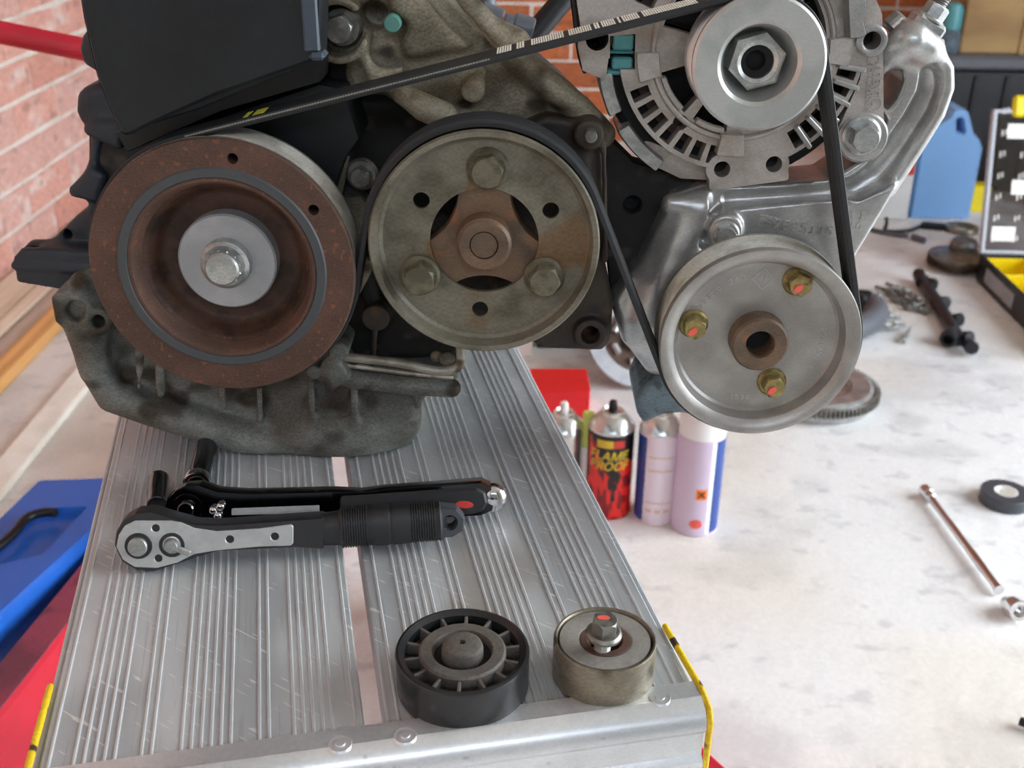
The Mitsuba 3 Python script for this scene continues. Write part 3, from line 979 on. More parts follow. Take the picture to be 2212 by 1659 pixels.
# raised land around the windows, ribs, corner bosses
land = Point(AX, AZ).buffer(0.0505, 64).difference(Point(AX, AZ).buffer(0.0475, 64))
part(al, 'raised_ring', prism(land, YA - 0.0028, YA + 0.002, 0.0008), 'alu_alternator', 25)
ped = []
for a in (-170, -92, 0, 90):
    ped.append(prism(soft(sector(0.046, 0.0585, a - 8, a + 8), 0.002), YA - 0.0055, YA + 0.004, 0.0012))
for a0, a1 in ((-160, -133), (-120, -98)):
    ped.append(prism(soft(sector(0.0435, 0.0470, a0, a1, 16), 0.002), YA - 0.0020, YA + 0.004, 0.0010))
for m in ped:
    part(al, 'housing_pad', m, 'alu_alternator', 25)
fins = []
for i in range(8):
    a = math.radians(-160.4 + i * 9.2)
for a in (-52.6, -44.2, -35.6, -27.0, -18.6, -10):
    t = math.radians(a + 1.5)
    c, s = math.cos(t), math.sin(t)
    fr = frame((AX + 0.060 * c, YA - 0.001, AZ + 0.060 * s), (c, 0, s), (-s, 0, c))
    fins.append(cbox((-0.007, -0.0014, -0.004), (0.0085, 0.0014, 0.006), 0.0007, fr))
for m in fins:
    part(al, 'vent_fin', m, 'alu_clean', False)
for q, r, ri in (((1560, 366), 0.0088, 0.0046), ((1672, 355), 0.0084, 0.0046), ((1290, 84), 0.0088, 0.0062), ((1881, 86), 0.0084, 0.0048)):
    p = xz([q], YA)[0]
    part(al, 'bolt_bore', lathe([(ri, 0.0005), (r, 0.0005), (r, 0.040), (0, 0.040), (0, 0.037), (ri, 0.037), (ri, 0.0005)], yframe(p[0], p[1], YA), 28), 'block_dark' if q[0] < 1300 else 'alu_alternator', 30)
part(al, 'bearing_housing', lathe([(0, -0.010), (0.0190, -0.010), (0.0205, -0.008), (0.0265, 0.004), (0.0265, 0.010), (0, 0.010), (0, -0.010)], yframe(AX, AZ, YA), 60), 'alu_alternator', 35)
part(al, 'stator', lathe([(0.0, 0.016), (0.0500, 0.016), (0.0660, 0.013), (0.0730, 0.012), (0.0775, 0.016), (0.0775, 0.034), (0.0785, 0.038), (0.0785, 0.065), (0.068, 0.080), (0, 0.080), (0, 0.016)], yframe(AX, AZ, YA), 96), 'void_black', 30, label='dark alternator core')
part(al, 'winding', lathe([(0.047, 0.0115), (0.060, 0.0115), (0.060, 0.0165), (0.047, 0.0165), (0.047, 0.0115)], yframe(AX, AZ, YA), 72), 'copper', 40)
fan = []
for i in range(11):
    a = i * 2 * PI / 11
    c, s = math.cos(a), math.sin(a)
    fan.append(cbox((-0.009, -0.0006, 0.0125), (0.009, 0.0006, 0.017), 0.0003, frame((AX + 0.035 * c, YA, AZ + 0.035 * s), (c, 0, s), (-s, 0, c))))
part(al, 'fan', cat(fan), 'black_plastic', False)
part(al, 'pulley', lathe(prof, af, 96), 'pulley_zinc', 30, label='bright zinc alternator pulley')
nutp = Polygon(ngon(6, 0.0150, 0.28)).difference(Point(0, 0).buffer(0.0088, 24))
part(al, 'pulley_nut', cat(prism(nutp, 0.0055, 0.020, 0.0014, af), lathe([(0.0085, 0.0062), (0.0105, 0.0050), (0.0115, 0.0058), (0.0085, 0.0090), (0.0085, 0.0062)], af, 40)), 'zinc', 25)
part(al, 'shaft_socket', lathe([(0, 0.016), (0.0045, 0.016), (0.0052, 0.011), (0.0090, 0.0095), (0.0090, 0.022), (0, 0.022), (0, 0.016)], af, 30), 'void_black', False)
# teal insulators at the left of the housing
teal = []
for x0, y0, x1, y1, w in ((1323, 74, 1370, 108, 0.000), (1306, 110, 1372, 118, 0.003), (1322, 126, 1368, 152, 0.002), (1310, 154, 1360, 166, 0.005)):
    p = xz([(x0, y1), (x1, y0)], YA)
    teal.append(cbox((p[0][0], p[0][1], YA + w), (p[1][0], p[1][1], YA + 0.016), 0.001, ENG))
part(al, 'insulator', cat(teal[:2]), 'teal_plastic', False, label='teal plastic insulator')
part(al, 'insulator', cat(teal[2:]), 'teal_plastic', False, label='teal plastic insulator')
part(al, 'left_gasket', tube([P3(x, y, YA + 0.006) for x, y in ((1236, -25), (1243, 20), (1250, 80), (1256, 120), (1268, 155))], 0.0022, 8, 20), 'black_plastic', 40)
# right-hand arm: bosses, bright pad, raised cast lettering, pivot bolt
p = xz([(1881, 86)], YA)[0]
bs = [prism(Point(*p).buffer(0.0085).difference(Point(*p).buffer(0.0048)), YA - 0.004, YA + 0.004, 0.0012)]
q = xz([(1862, 296)], YA)[0]
bs.append(lathe([(0.0, -0.003), (0.0130, -0.003), (0.0142, -0.0018), (0.0145, 0.004), (0.0, 0.004), (0, -0.003)], yframe(q[0], q[1], YA), 48))
for m in bs:
    part(al, 'boss', m, 'alu_clean', 30)
pad = soft(xz([(1826, -40), (1868, -30), (1872, 20), (1865, 45), (1872, 75), (1858, 82), (1832, 84), (1830, 40)], YA - 0.008), 0.003)
part(al, 'terminal_pad', prism(pad.difference(Point(*xz([(1867, 36)], YA)[0]).buffer(0.0022)), YA - 0.010, YA + 0.004, 0.0015), 'alu_clean', 30)
fr = frame(P3(1883, 185, YA), (0.05, 0, -1), (1, 0, 0.05))
part(al, 'cast_lettering', cat(lettering('A13VI', 0.0042, frame(P3(1893, 175, YA), (0.06, 0, -1), (1, 0, 0.06)), 0.0007),
                               lettering('2542603A', 0.0042, frame(P3(1880, 190, YA), (0.06, 0, -1), (1, 0, 0.06)), 0.0007),
                               prism(Point(*xz([(1886, 130)], YA)[0]).buffer(0.0034).difference(Point(*xz([(1886, 130)], YA)[0]).buffer(0.0027)), YA - 0.0006, YA + 0.001),
                               prism(Point(*xz([(1889, 224)], YA)[0]).buffer(0.0042).difference(Point(*xz([(1889, 224)], YA)[0]).buffer(0.0034)), YA - 0.0006, YA + 0.001)), 'alu_clean', False)
q = xz([(1857, 290)], YA)[0]
part(al, 'pivot_bolt', hexhead(yframe(q[0], q[1], YA - 0.003), 0.0082, 0.0095, 0.0110, 0.002, 0.4, 0.0015), 'zinc', 30)

# --- drive belt round the four pulleys
def belt_path():
    # circles: centre, radius, turning sense (+1 ribs in, counter-clockwise; -1 back of the belt, clockwise)
    Cs = [(A([AX, AZ]), 0.0338, 1), (A([CX, CZ]), 0.0732, 1), (A([MX, MZ]), 0.0655, -1), (A([SX, SZ]), 0.0573, 1)]
    segs = []
    n = len(Cs)
    for i in range(n):
        (c1, r1, s1), (c2, r2, s2) = Cs[i], Cs[(i + 1) % n]
        d = c2 - c1
        L = np.linalg.norm(d)
        u = d / L
        v = A([-u[1], u[0]])
        # tangent line with signed radii: the normal m satisfies m.(c2 - c1) = s2 r2 - s1 r1
        k = (s1 * r1 - s2 * r2) / L
        m = None
        mm = u * k - v * math.sqrt(1 - k * k)       # outward normal (right of travel) for ccw circles
        segs.append((c1 + mm * s1 * r1, c2 + mm * s2 * r2))
    pts = []
    for i in range(n):
        c, r, s = Cs[i]
        p_in, p_out = segs[i - 1][1], segs[i][0]
        a0, a1 = math.atan2(*(p_in - c)[::-1]), math.atan2(*(p_out - c)[::-1])
        if s > 0:
            while a1 < a0:
                a1 += 2 * PI
        else:
            while a1 > a0:
                a1 -= 2 * PI
        k = max(4, int(abs(a1 - a0) * r / 0.0022))
        t = np.linspace(a0, a1, k)
        pts.append(np.c_[c[0] + r * np.cos(t), c[1] + r * np.sin(t)])
        q0, q1 = segs[i]
        k = max(3, int(np.linalg.norm(q1 - q0) / 0.004))
        w = np.linspace(0, 1, k + 2)[1:-1, None]
        pts.append(q0 * (1 - w) + q1 * w)
    return np.vstack(pts), segs


bp, bsegs = belt_path()
BY0, BY1 = YF + 0.0052, YF + 0.0262


def belt_strip(path, prof, closed=True):
    """prof [(outward offset, y)] closed polygon carried along the path; outward = right of travel"""
    n = len(path)
    t = np.roll(path, -1, 0) - np.roll(path, 1, 0)
    t /= np.linalg.norm(t, axis=1, keepdims=True)
    nr = np.c_[t[:, 1], -t[:, 0]]
    k = len(prof)
    P = A(prof)
    v = np.stack([path[:, None, 0] + nr[:, None, 0] * P[None, :, 0], np.repeat(P[None, :, 1], n, 0), path[:, None, 1] + nr[:, None, 1] * P[None, :, 0]], -1).reshape(-1, 3)
    i, j = np.meshgrid(np.arange(n), np.arange(k), indexing='ij')
    i2, j2 = (i + 1) % n, (j + 1) % k
    q = np.stack([i * k + j, i2 * k + j, i2 * k + j2, i * k + j2], -1).reshape(-1, 4)
    m = TM(v, np.vstack([q[:, [0, 1, 2]], q[:, [0, 2, 3]]]))
    if m.volume < 0:
        m.faces = m.faces[:, ::-1]
    return m


bprof = [(-0.0006, BY0), (0.0016, BY0), (0.0020, BY0 + 0.0004), (0.0020, BY1 - 0.0004), (0.0016, BY1), (-0.0006, BY1)]
for i in range(5, -1, -1):
    y = BY0 + 0.0004 + i * 0.0035
    bprof += [(-0.0004, y + 0.0032), (-0.0022, y + 0.0022), (-0.0022, y + 0.0010), (-0.0004, y)]
db = part(eng, 'drive_belt', belt_strip(bp, bprof), 'belt_rubber', 25, label='black ribbed drive belt looped over the pulleys')


def on_belt(u, w, off=0.0021):
    """a point on the back of the top run: u from the crank (0) to the alternator (1), w across"""
    a, b = bsegs[0][1], bsegs[0][0]
    t = (b - a) / np.linalg.norm(b - a)
    nr = A([-t[1], t[0]])
    p = a + (b - a) * u + nr * off
    return A([p[0], BY0 + w * (BY1 - BY0), p[1]]), A([t[0], 0, t[1]]), A([nr[0], 0, nr[1]])


def belt_u(px):
    a, b = bsegs[0][1], bsegs[0][0]
    lo, hi = -0.2, 1.2
    for _ in range(40):
        m = (lo + hi) / 2
        p = a + (b - a) * m
        d = A([p[0], BY0, p[1]]) - CAM
        x = 1106 + FPX * (d @ RIGHT) / (d @ FWD)
        lo, hi = (m, hi) if x < px else (lo, m)
    return lo


marks = []
for x0, x1 in ((1075, 1108), (1118, 1136), (1150, 1222), (1232, 1282), (1288, 1300), (1304, 1334), (1340, 1346), (1350, 1386), (1394, 1512)):
    n = max(1, int((x1 - x0) / 5))
    for i in range(n):
        u0, u1 = belt_u(x0 + (x1 - x0) * i / n), belt_u(x0 + (x1 - x0) * (i + 0.72) / n)
        for w0, w1 in ((0.05, 0.30), (0.35, 0.62), (0.67, 0.95)):
            pa, t, nr = on_belt(u0, w0)
            pb, _, _ = on_belt(u1, w1)
            f = frame((pa + pb) / 2, t, (0, 1, 0))
            hu, hv = abs((pb - pa) @ f[1]) / 2, abs((pb - pa) @ f[2]) / 2
            marks.append(cbox((-hu, -hv, -0.00012), (hu, hv, 0.00012), 1e-5, f))
part(db, 'printed_marks', cat(marks), 'print_white', False, label='white printed markings on the back of the belt')
ym = []
for x0, x1 in ((524, 536), (545, 570)):
    for w in (0.12, 0.3, 0.48, 0.66):
        pa, t, nr = on_belt(belt_u(x0), w)
        pb, _, _ = on_belt(belt_u(x1), w + 0.12)
        f = frame((pa + pb) / 2, t, (0, 1, 0))
        ym.append(cbox((-abs((pb - pa) @ f[1]) / 2, -abs((pb - pa) @ f[2]) / 2, -0.00012), (abs((pb - pa) @ f[1]) / 2, abs((pb - pa) @ f[2]) / 2, 0.00012), 1e-5, f))
part(db, 'yellow_marks', cat(ym), 'print_yellow', False, label='small yellow paint stripes')
cord = []
us = np.linspace(belt_u(400), belt_u(1060), 110)
for a, b in zip(us[:-1], us[1:]):
    pa, t, nr = on_belt(a, 0.0, 0.0006)
    pb, _, _ = on_belt(a + (b - a) * 0.8, 0.0, 0.0006)
    cord.append(cbox((-np.linalg.norm(pb - pa) / 2, -0.0004, -0.0002), (np.linalg.norm(pb - pa) / 2, 0.0004, 0.0002), 1e-5, frame((pa + pb) / 2, t, nr)))
part(db, 'edge_cords', cat(cord), 'belt_cord', False, label='pale cord ends along the belt edge')

# --- timing covers
YC = 0.572
cov = soft(xz([(160, -60), (176, 40), (206, 170), (246, 268), (262, 296), (282, 293), (330, 268), (470, 206), (694, 128), (700, -60)], YC), 0.006)
tc = part(eng, 'timing_cover', prism(cov, YC, YC + 0.018, 0.0035), 'cover_plastic', 30, label='black plastic timing cover')
cov2 = soft(np.vstack([xz([(182, -60), (198, 60), (226, 185), (264, 276), (300, 276)], 0.590), xz([(480, 196), (664, 120), (668, -60)], 0.640)]), 0.006)
part(tc, 'cover_body', prism(cov2, YC + 0.017, 0.656, 0.001), 'cover_plastic', 30)
ledge = soft(xz([(250, 285), (275, 330), (340, 300), (480, 240), (692, 178), (700, 120), (690, 112), (470, 195)], 0.605), 0.003)
part(tc, 'lower_flange', prism(ledge, 0.604, 0.630, 0.002), 'black_plastic', 30)
part(tc, 'side_rib', cbox(*[A([x, z, y]) for x, z, y in ((*xz([(658, 112)], YC)[0], YC - 0.0015), (*xz([(682, -50)], YC)[0], YC + 0.02))], 0.001, ENG), 'cover_grey', False)
part(tc, 'clip', cbox(*[A([x, z, y]) for x, z, y in ((*xz([(670, 128)], YC)[0], YC - 0.005), (*xz([(704, 112)], YC)[0], YC + 0.01))], 0.002, ENG), 'cover_grey', False)
low = soft(xz([(270, 320), (690, 180), (742, 190), (778, 300), (745, 345), (720, 420), (690, 420), (560, 300), (300, 420)], 0.622), 0.004)
part(eng, 'lower_timing_cover', prism(low, 0.622, 0.668, 0.003), 'cover_plastic', 30, label='dark plastic lower timing cover')

# --- cylinder block behind everything
c = Cast((-0.275, 0.640, 0.53), (0.085, 0.80, 0.93), 0.0022)
blk = soft(xz([(190, 560), (185, 300), (230, 60), (240, -60), (1010, -60), (1075, 110), (1230, 240), (1300, 320), (1310, 560), (1245, 700), (1000, 745), (985, 775), (700, 790), (400, 800), (210, 700)], 0.66), 0.01)
c.add(c.poly(blk, 0.662, 0.79, 0.004))
for pts, r in (([(748, 330), (738, 430), (735, 520)], 0.0050), ([(770, 420), (772, 520), (800, 640)], 0.006)):
    c.add(c.caps([P3(x, y, 0.652) for x, y in pts], r), 0.004)
p = P3(813, 682, 0.646)
c.add(c.cyl(p[0], p[2], 0.0088, 0.642, 0.67), 0.002)
c.add(c.caps([P3(811, 700, 0.650), P3(805, 785, 0.650)], 0.0022), 0.003)
part(eng, 'cylinder_block', c.mesh(), 'block_dark', True, label='dark grimy engine block')
part(eng, 'block_boss', cat(lathe([(0, 0), (0.0080, 0), (0.0086, 0.0008), (0.0088, 0.01), (0, 0.01), (0, 0)], yframe(p[0], p[2], 0.6412), 40),
                            rod(P3(811, 705, 0.6475), P3(804, 788, 0.6475), 0.0018, 12)), 'plate_brown', 30)
part(eng, 'block_body', cat(cbox((-0.235, 0.62, 0.78), (-0.06, 0.80, 1.08), 0.012, ENG), cbox((-0.22, 0.79, 0.78), (-0.075, 0.855, 1.07), 0.018, ENG), cbox((-0.05, 0.56, 0.78), (0.03, 0.69, 1.08), 0.01, ENG)), 'block_dark', False, label='rear of the engine block')

# --- oil pan
c = Cast((-0.285, 0.605, 0.492), (0.005, 0.80, 0.665), 0.0014)
pan = soft(xz([(112, 640), (140, 628), (200, 575), (300, 640), (700, 770), (985, 800), (992, 820), (965, 842), (930, 852), (903, 880), (885, 930), (850, 958), (790, 978), (720, 988), (610, 982), (500, 955), (380, 922), (290, 900),
               (232, 872), (205, 845), (192, 800), (185, 770), (166, 740), (160, 705), (128, 682), (108, 668)], 0.652), 0.004)
c.add(c.poly(pan, 0.652, 0.78, 0.006))
c.add(c.ell(P3(735, 912, 0.664), (0.052, 0.034, 0.028)), 0.014)
c.add(c.caps([P3(x, y, 0.644) for x, y in ((205, 745), (207, 805), (245, 855), (330, 885), (420, 915), (520, 948), (590, 968), (650, 978))], [0.007, 0.009, 0.011, 0.011, 0.0105, 0.010, 0.009, 0.006]), 0.010)
c.add(c.caps([P3(x, y, 0.648) for x, y in ((185, 620), (180, 700), (205, 760))], [0.010, 0.012, 0.011]), 0.012)
for x, y0, y1, r in ((672, 815, 895, 0.0021), (765, 830, 912, 0.0024), (898, 840, 878, 0.0016), (905, 842, 870, 0.001), (560, 840, 905, 0.0018), (480, 835, 880, 0.0018), (345, 790, 850, 0.003), (300, 760, 835, 0.003)):
    c.add(c.caps([P3(x, y0, 0.640), P3(x + 1, (y0 + y1) / 2, 0.637), P3(x + 2, y1, 0.638)], r), 0.004)
    c.add(c.caps([P3(x, y0, 0.647), P3(x + 2, y1, 0.645)], r), 0.004)
c.add(c.caps([P3(x, y, 0.638) for x, y in ((705, 808), (760, 818), (880, 832), (975, 838))], 0.0062), 0.003)
for x, y, r in ((735, 752, 0.0060), (717, 783, 0.0058), (680, 798, 0.0048), (716, 828, 0.0036), (728, 800, 0.007)):
    q = P3(x, y, 0.634)
    c.add(c.cyl(q[0], q[2], r, 0.628, 0.66), 0.004)
q = P3(163, 655, 0.648)
c.add(c.cyl(q[0], q[2], 0.0125, 0.636, 0.66), 0.006)
c.sub(c.cyl(P3(170, 668, 0.64)[0], P3(170, 668, 0.64)[2], 0.0065, 0.60, 0.642), 0.004)
q = P3(216, 690, 0.64)
c.add(c.cyl(q[0], q[2], 0.0085, 0.636, 0.66), 0.006)
c.sub(c.cyl(q[0], q[2], 0.0042, 0.60, 0.655), 0.001)
c.sub(c.caps([P3(x, y, 0.645) for x, y in ((262, 760), (300, 800), (330, 835))], 0.006), 0.008)
c.d = np.maximum(c.d, (0.5005 - c.Z).astype(np.float32))
op = part(eng, 'oil_pan', c.mesh(), 'cast_sump', True, label='grey cast aluminium oil pan with ribs')
part(op, 'gasket_rail', cat(tube([P3(x, y, 0.636) for x, y in ((726, 768), (800, 777), (900, 792), (972, 800), (990, 792), (996, 772), (994, 745))], 0.0030, 10, 40),
                            tube([P3(x, y, 0.638) for x, y in ((728, 786), (800, 795), (900, 808), (980, 815))], 0.0018, 8, 30)), 'pan_rail', 40, label='pale pan rail')
part(op, 'drain_lug', cat(ball(P3(965, 776, 0.640), 0.0050, (1, 0.6, 1.0)), ball(P3(943, 770, 0.644), 0.0040, (1, 0.6, 1))), 'cast_dirty', True)
part(eng, 'oil_pan_body', cat(cbox((-0.225, 0.515, 0.775), (-0.06, 0.63, 1.06), 0.012, ENG), cbox((-0.19, 0.5005, 0.70), (-0.08, 0.52, 1.0), 0.006, ENG)), 'cast_sump', False)

# --- navy painted castings on the left flank
c = Cast((-0.335, 0.615, 0.600), (-0.175, 0.80, 0.860), 0.0016)
for pts, y0, y1, r in (([(172, 80), (166, 110), (178, 142), (205, 158), (300, 200), (300, 60), (195, 55)], 0.66, 0.71, 0.006),
                       ([(163, 205), (160, 245), (172, 268), (210, 268), (280, 262), (280, 180), (205, 183), (178, 190)], 0.655, 0.71, 0.006),
                       ([(172, 278), (180, 293), (192, 300), (260, 330), (280, 260), (200, 262)], 0.65, 0.70, 0.005),
                       ([(192, 295), (190, 360), (186, 450), (160, 470), (92, 538), (110, 548), (190, 560), (300, 560), (300, 260), (200, 270)], 0.668, 0.74, 0.005),
                       ([(142, 412), (150, 428), (172, 432), (210, 440), (230, 380), (192, 362)], 0.655, 0.70, 0.004)):
    c.add(c.poly(soft(xz(pts, y0), 0.006), y0, y1, r), 0.006)
c.add(c.poly(soft(xz([(26, 556), (44, 538), (100, 538), (205, 545), (235, 640), (120, 626), (34, 612)], 0.652), 0.003), 0.652, 0.674, 0.003), 0.003)
c.add(c.caps([P3(30, 574, 0.652), P3(205, 584, 0.652)], 0.0020), 0.003)
c.sub(c.caps([P3(48, 548, 0.660), P3(82, 548, 0.660)], 0.0045), 0.003)
c.sub(c.cyl(P3(134, 517, 0.66)[0], P3(134, 517, 0.66)[2], 0.003, 0.6, 0.69), 0.002)
c.add(c.caps([P3(210, 300, 0.662), P3(200, 400, 0.664), P3(205, 450, 0.664)], 0.003), 0.006)
part(eng, 'side_casting', c.mesh(), 'navy_paint', True, label='dark navy mounting casting on the flank')

# --- tan mounting bracket at the top
c = Cast((-0.115, 0.600, 0.690), (0.075, 0.70, 0.905), 0.0014)
c.add(c.poly(soft(xz([(735, -70), (735, 20), (788, 70), (750, 110), (742, 160), (765, 205), (830, 205), (880, 235), (930, 262), (960, 262), (1180, 300), (1300, 330), (1305, 270), (1240, 205), (1120, 115), (1070, 105), (960, -20), (950, -70)], 0.645), 0.004), 0.642, 0.685, 0.004))
c.add(c.poly(soft(xz([(840, -70), (838, 20), (880, 60), (860, 100), (880, 128), (1040, 105), (940, -20), (920, -70)], 0.628), 0.006), 0.630, 0.66, 0.005), 0.006)
c.add(c.caps([P3(x, y, 0.632) for x, y in ((975, -40), (1010, 10), (1060, 62), (1110, 98))], [0.006, 0.0065, 0.007, 0.010]), 0.004)       # the pale rail
c.sub(c.caps([P3(x, y, 0.634) for x, y in ((930, -40), (985, 30), (1050, 90), (1075, 100))], 0.0070), 0.004)                          # dark channel beside it
c.add(c.caps([P3(x, y, 0.634) for x, y in ((780, 110), (800, 150), (812, 165))], 0.0035), 0.006)
c.add(c.caps([P3(x, y, 0.633) for x, y in ((812, 165), (860, 148))], 0.003), 0.006)
c.add(c.caps([P3(x, y, 0.628) for x, y in ((870, 205), (915, 232), (958, 250))], [0.006, 0.008, 0.008]), 0.006)
c.sub(c.caps([P3(x, y, 0.634) for x, y in ((868, 228), (905, 258), (950, 275))], 0.006), 0.004)
q = P3(1022, 195, 0.63)
c.add(c.cyl(q[0], q[2], 0.0065, 0.626, 0.66), 0.005)
c.add(c.caps([P3(1042, 150, 0.636), P3(1025, 190, 0.632)], 0.003), 0.004)
q = P3(735, 62, 0.635)
c.add(c.cyl(q[0], q[2], 0.0175, 0.624, 0.66), 0.004)
c.sub(c.cyl(q[0], q[2], 0.0135, 0.60, 0.640), 0.002)
q = P3(805, 38, 0.635)
c.sub(c.cyl(q[0], q[2], 0.0080, 0.60, 0.662), 0.003)
c.sub(c.caps([P3(812, 60, 0.628), P3(825, 90, 0.632), P3(850, 130, 0.634)], [0.006, 0.005, 0.003]), 0.006)
c.add(c.caps([P3(x, y, 0.640) for x, y in ((1110, 120), (1180, 180), (1250, 235), (1300, 290))], [0.007, 0.0075, 0.008, 0.008]), 0.006)
mb = part(eng, 'mounting_bracket', c.mesh(), 'cast_dirty', True, label='dirty tan cast mounting bracket')
q = P3(727, 74, 0.622)
part(mb, 'bolt', hexhead(yframe(q[0] + 0.001, q[2] + 0.002, 0.640), 0.0078, 0.014, 0.0115, 0.006, 0.25, 0.0012), 'steel_dull', 30)
q = P3(847, 52, 0.624)
part(mb, 'green_plug', lathe([(0, 0), (0.0040, 0), (0.0046, 0.0006), (0.0046, 0.012), (0, 0.012), (0, 0)], yframe(q[0], q[2], 0.624), 28), 'green_plug', 30, label='pale green plug')
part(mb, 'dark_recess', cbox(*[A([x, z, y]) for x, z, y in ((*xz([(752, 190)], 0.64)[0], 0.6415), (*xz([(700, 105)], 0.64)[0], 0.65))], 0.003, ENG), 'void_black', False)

# grey hose connectors and struts behind the bracket
hc = part(eng, 'hose_connector', cat(rod(P3(985, 5, 0.70), P3(1038, 28, 0.70), 0.0072, 20), rod(P3(1036, 26, 0.70), P3(1085, 44, 0.70), 0.0068, 20), rod(P3(1088, 46, 0.70), P3(1112, 54, 0.70), 0.0055, 20),
                                     rod(P3(1108, 52, 0.70), P3(1152, 66, 0.70), 0.0074, 20)), 'grey_plastic', 30, label='grey plastic hose connectors')
part(hc, 'pale_hose', tube([P3(1048, 22, 0.72), P3(1040, -20, 0.72), P3(1030, -70, 0.73)], 0.0075, 12, 10), 'grey_plastic', 40)
part(eng, 'support_strut', rod(P3(1140, 90, 0.76), P3(1250, -40, 0.78), 0.0075, 16), 'black_plastic', 30, label='black slanting strut')

# --- brown plate behind the coolant pump
c = Cast((-0.065, 0.600, 0.565), (0.070, 0.68, 0.745), 0.0014)
c.add(c.poly(soft(xz([(1040, 560), (1060, 300), (1180, 250), (1262, 262), (1300, 290), (1304, 420), (1306, 560), (1325, 650), (1318, 735), (1300, 756), (1175, 752), (1080, 700)], 0.628), 0.004), 0.626, 0.655, 0.003))
q = P3(1272, 290, 0.62)
c.add(c.cyl(q[0], q[2], 0.0085, 0.616, 0.64), 0.004)
q = P3(1275, 722, 0.622)
c.add(c.cyl(q[0], q[2], 0.0100, 0.620, 0.64), 0.004)
c.sub(c.cyl(q[0], q[2], 0.0055, 0.60, 0.70), 0.001)
c.add(c.caps([P3(1301, 310, 0.622), P3(1303, 420, 0.622), P3(1305, 560, 0.622)], 0.0024), 0.003)
c.sub(c.caps([P3(1285, 340, 0.624), P3(1285, 520, 0.624)], 0.0045), 0.003)
c.sub(c.caps([P3(1215, 728, 0.622), P3(1195, 735, 0.622)], 0.006), 0.003)
pm = part(eng, 'pump_plate', c.mesh(), 'plate_brown', True, label='brown stained plate behind the coolant pump')
q = P3(1275, 291, 0.614)
part(pm, 'stud', rod((q[0], 0.608, q[2]), (q[0], 0.63, q[2]), 0.0036, 20), 'steel_dull', 30)
q = P3(778, 384, 0.63)
bb = part(eng, 'block_bolt', hexhead(yframe(q[0], q[2], 0.640), 0.0062, 0.009, 0.0095, 0.004, 0.5), 'steel_dull', 30, label='dull bolt between the two large pulleys')
part(eng, 'block_bracket', cat(cbox(*[A([x, z, y]) for x, z, y in ((*xz([(728, 520)], 0.645)[0], 0.640), (*xz([(790, 425)], 0.645)[0], 0.662))], 0.003, ENG),
                               tube([P3(745, 335, 0.640), P3(735, 390, 0.638), P3(722, 440, 0.640)], 0.003, 10, 12), tube([P3(730, 345, 0.642), P3(722, 400, 0.642)], 0.0022, 10, 8)), 'cast_dirty', 30)
part(eng, 'sensor_tube', tube([P3(800, 560, 0.645), P3(770, 620, 0.645), P3(745, 660, 0.648)], 0.004, 10, 12), 'cast_dirty', 40)

# --- silver accessory bracket on the right
c = Cast((0.045, 0.598, 0.540), (0.270, 0.68, 0.815), 0.0014)
YB = 0.630
sil = soft(xz([(1385, 575), (1425, 490), (1455, 430), (1545, 400), (1700, 400), (1790, 392), (1862, 345), (1920, 262), (1908, 240), (1906, 150), (1925, 110), (1962, 80), (2012, 100), (2034, 128), (2047, 178), (2036, 235), (1995, 308), (1945, 388),
               (1885, 478), (1842, 548), (1800, 640), (1650, 760), (1430, 780), (1412, 768), (1350, 740), (1334, 650), (1350, 610)], YB), 0.004)
hole = soft(xz([(1911, 165), (1928, 147), (1950, 152), (1955, 178), (1940, 215), (1913, 246)], YB), 0.003)
c.add(c.poly(sil.difference(hole), YB, YB + 0.042, 0.0030))
c.add(c.poly(soft(xz([(1560, 445), (1680, 432), (1800, 420), (1870, 395), (1898, 400), (1940, 385), (1885, 478), (1842, 548), (1800, 640), (1600, 700), (1520, 560), (1535, 490)], YB), 0.004), YB - 0.007, YB + 0.01, 0.003), 0.003)
c.sub(c.caps([P3(x, y, YB - 0.001) for x, y in ((2008, 128), (2022, 165), (2018, 205), (1985, 265), (1935, 335), (1895, 380), (1850, 408), (1800, 413), (1680, 424), (1570, 432))], [0.006, 0.0085, 0.0095, 0.0095, 0.0095, 0.009, 0.0075, 0.0055, 0.0045, 0.004]), 0.0015)
c.add(c.caps([P3(x, y, YB + 0.004) for x, y in ((2020, 110), (2043, 150), (2044, 190), (2025, 245), (1975, 325), (1920, 410))], 0.0045), 0.004)
c.add(c.caps([P3(x, y, YB + 0.002) for x, y in ((1930, 110), (1965, 88), (2000, 105))], [0.008, 0.011, 0.009]), 0.006)
c.add(c.caps([P3(x, y, YB + 0.004) for x, y in ((1505, 455), (1470, 530), (1430, 610), (1405, 680))], [0.012, 0.015, 0.016, 0.014]), 0.008)     # left pillar
c.add(c.caps([P3(x, y, YB + 0.0) for x, y in ((1450, 440), (1520, 446))], 0.006), 0.006)
c.add(c.cyl(P3(1452, 592, YB)[0], P3(1452, 592, YB)[2], 0.010, YB - 0.010, YB + 0.01, 0.003), 0.004)
c.sub(c.caps([P3(x, y, YB - 0.004) for x, y in ((1550, 428), (1536, 470), (1518, 520))], 0.0030), 0.004)
q = P3(1567, 498, YB - 0.012)
c.add(c.cyl(q[0], q[2], 0.0105, YB - 0.014, YB + 0.01, 0.003), 0.003)
c.add(c.caps([P3(x, y, YB + 0.010) for x, y in ((1345, 640), (1375, 720), (1420, 775))], [0.008, 0.009, 0.010]), 0.006)
ab = part(eng, 'accessory_bracket', c.mesh(), 'alu_clean', True, label='silver cast accessory bracket with a curved slotted arm')
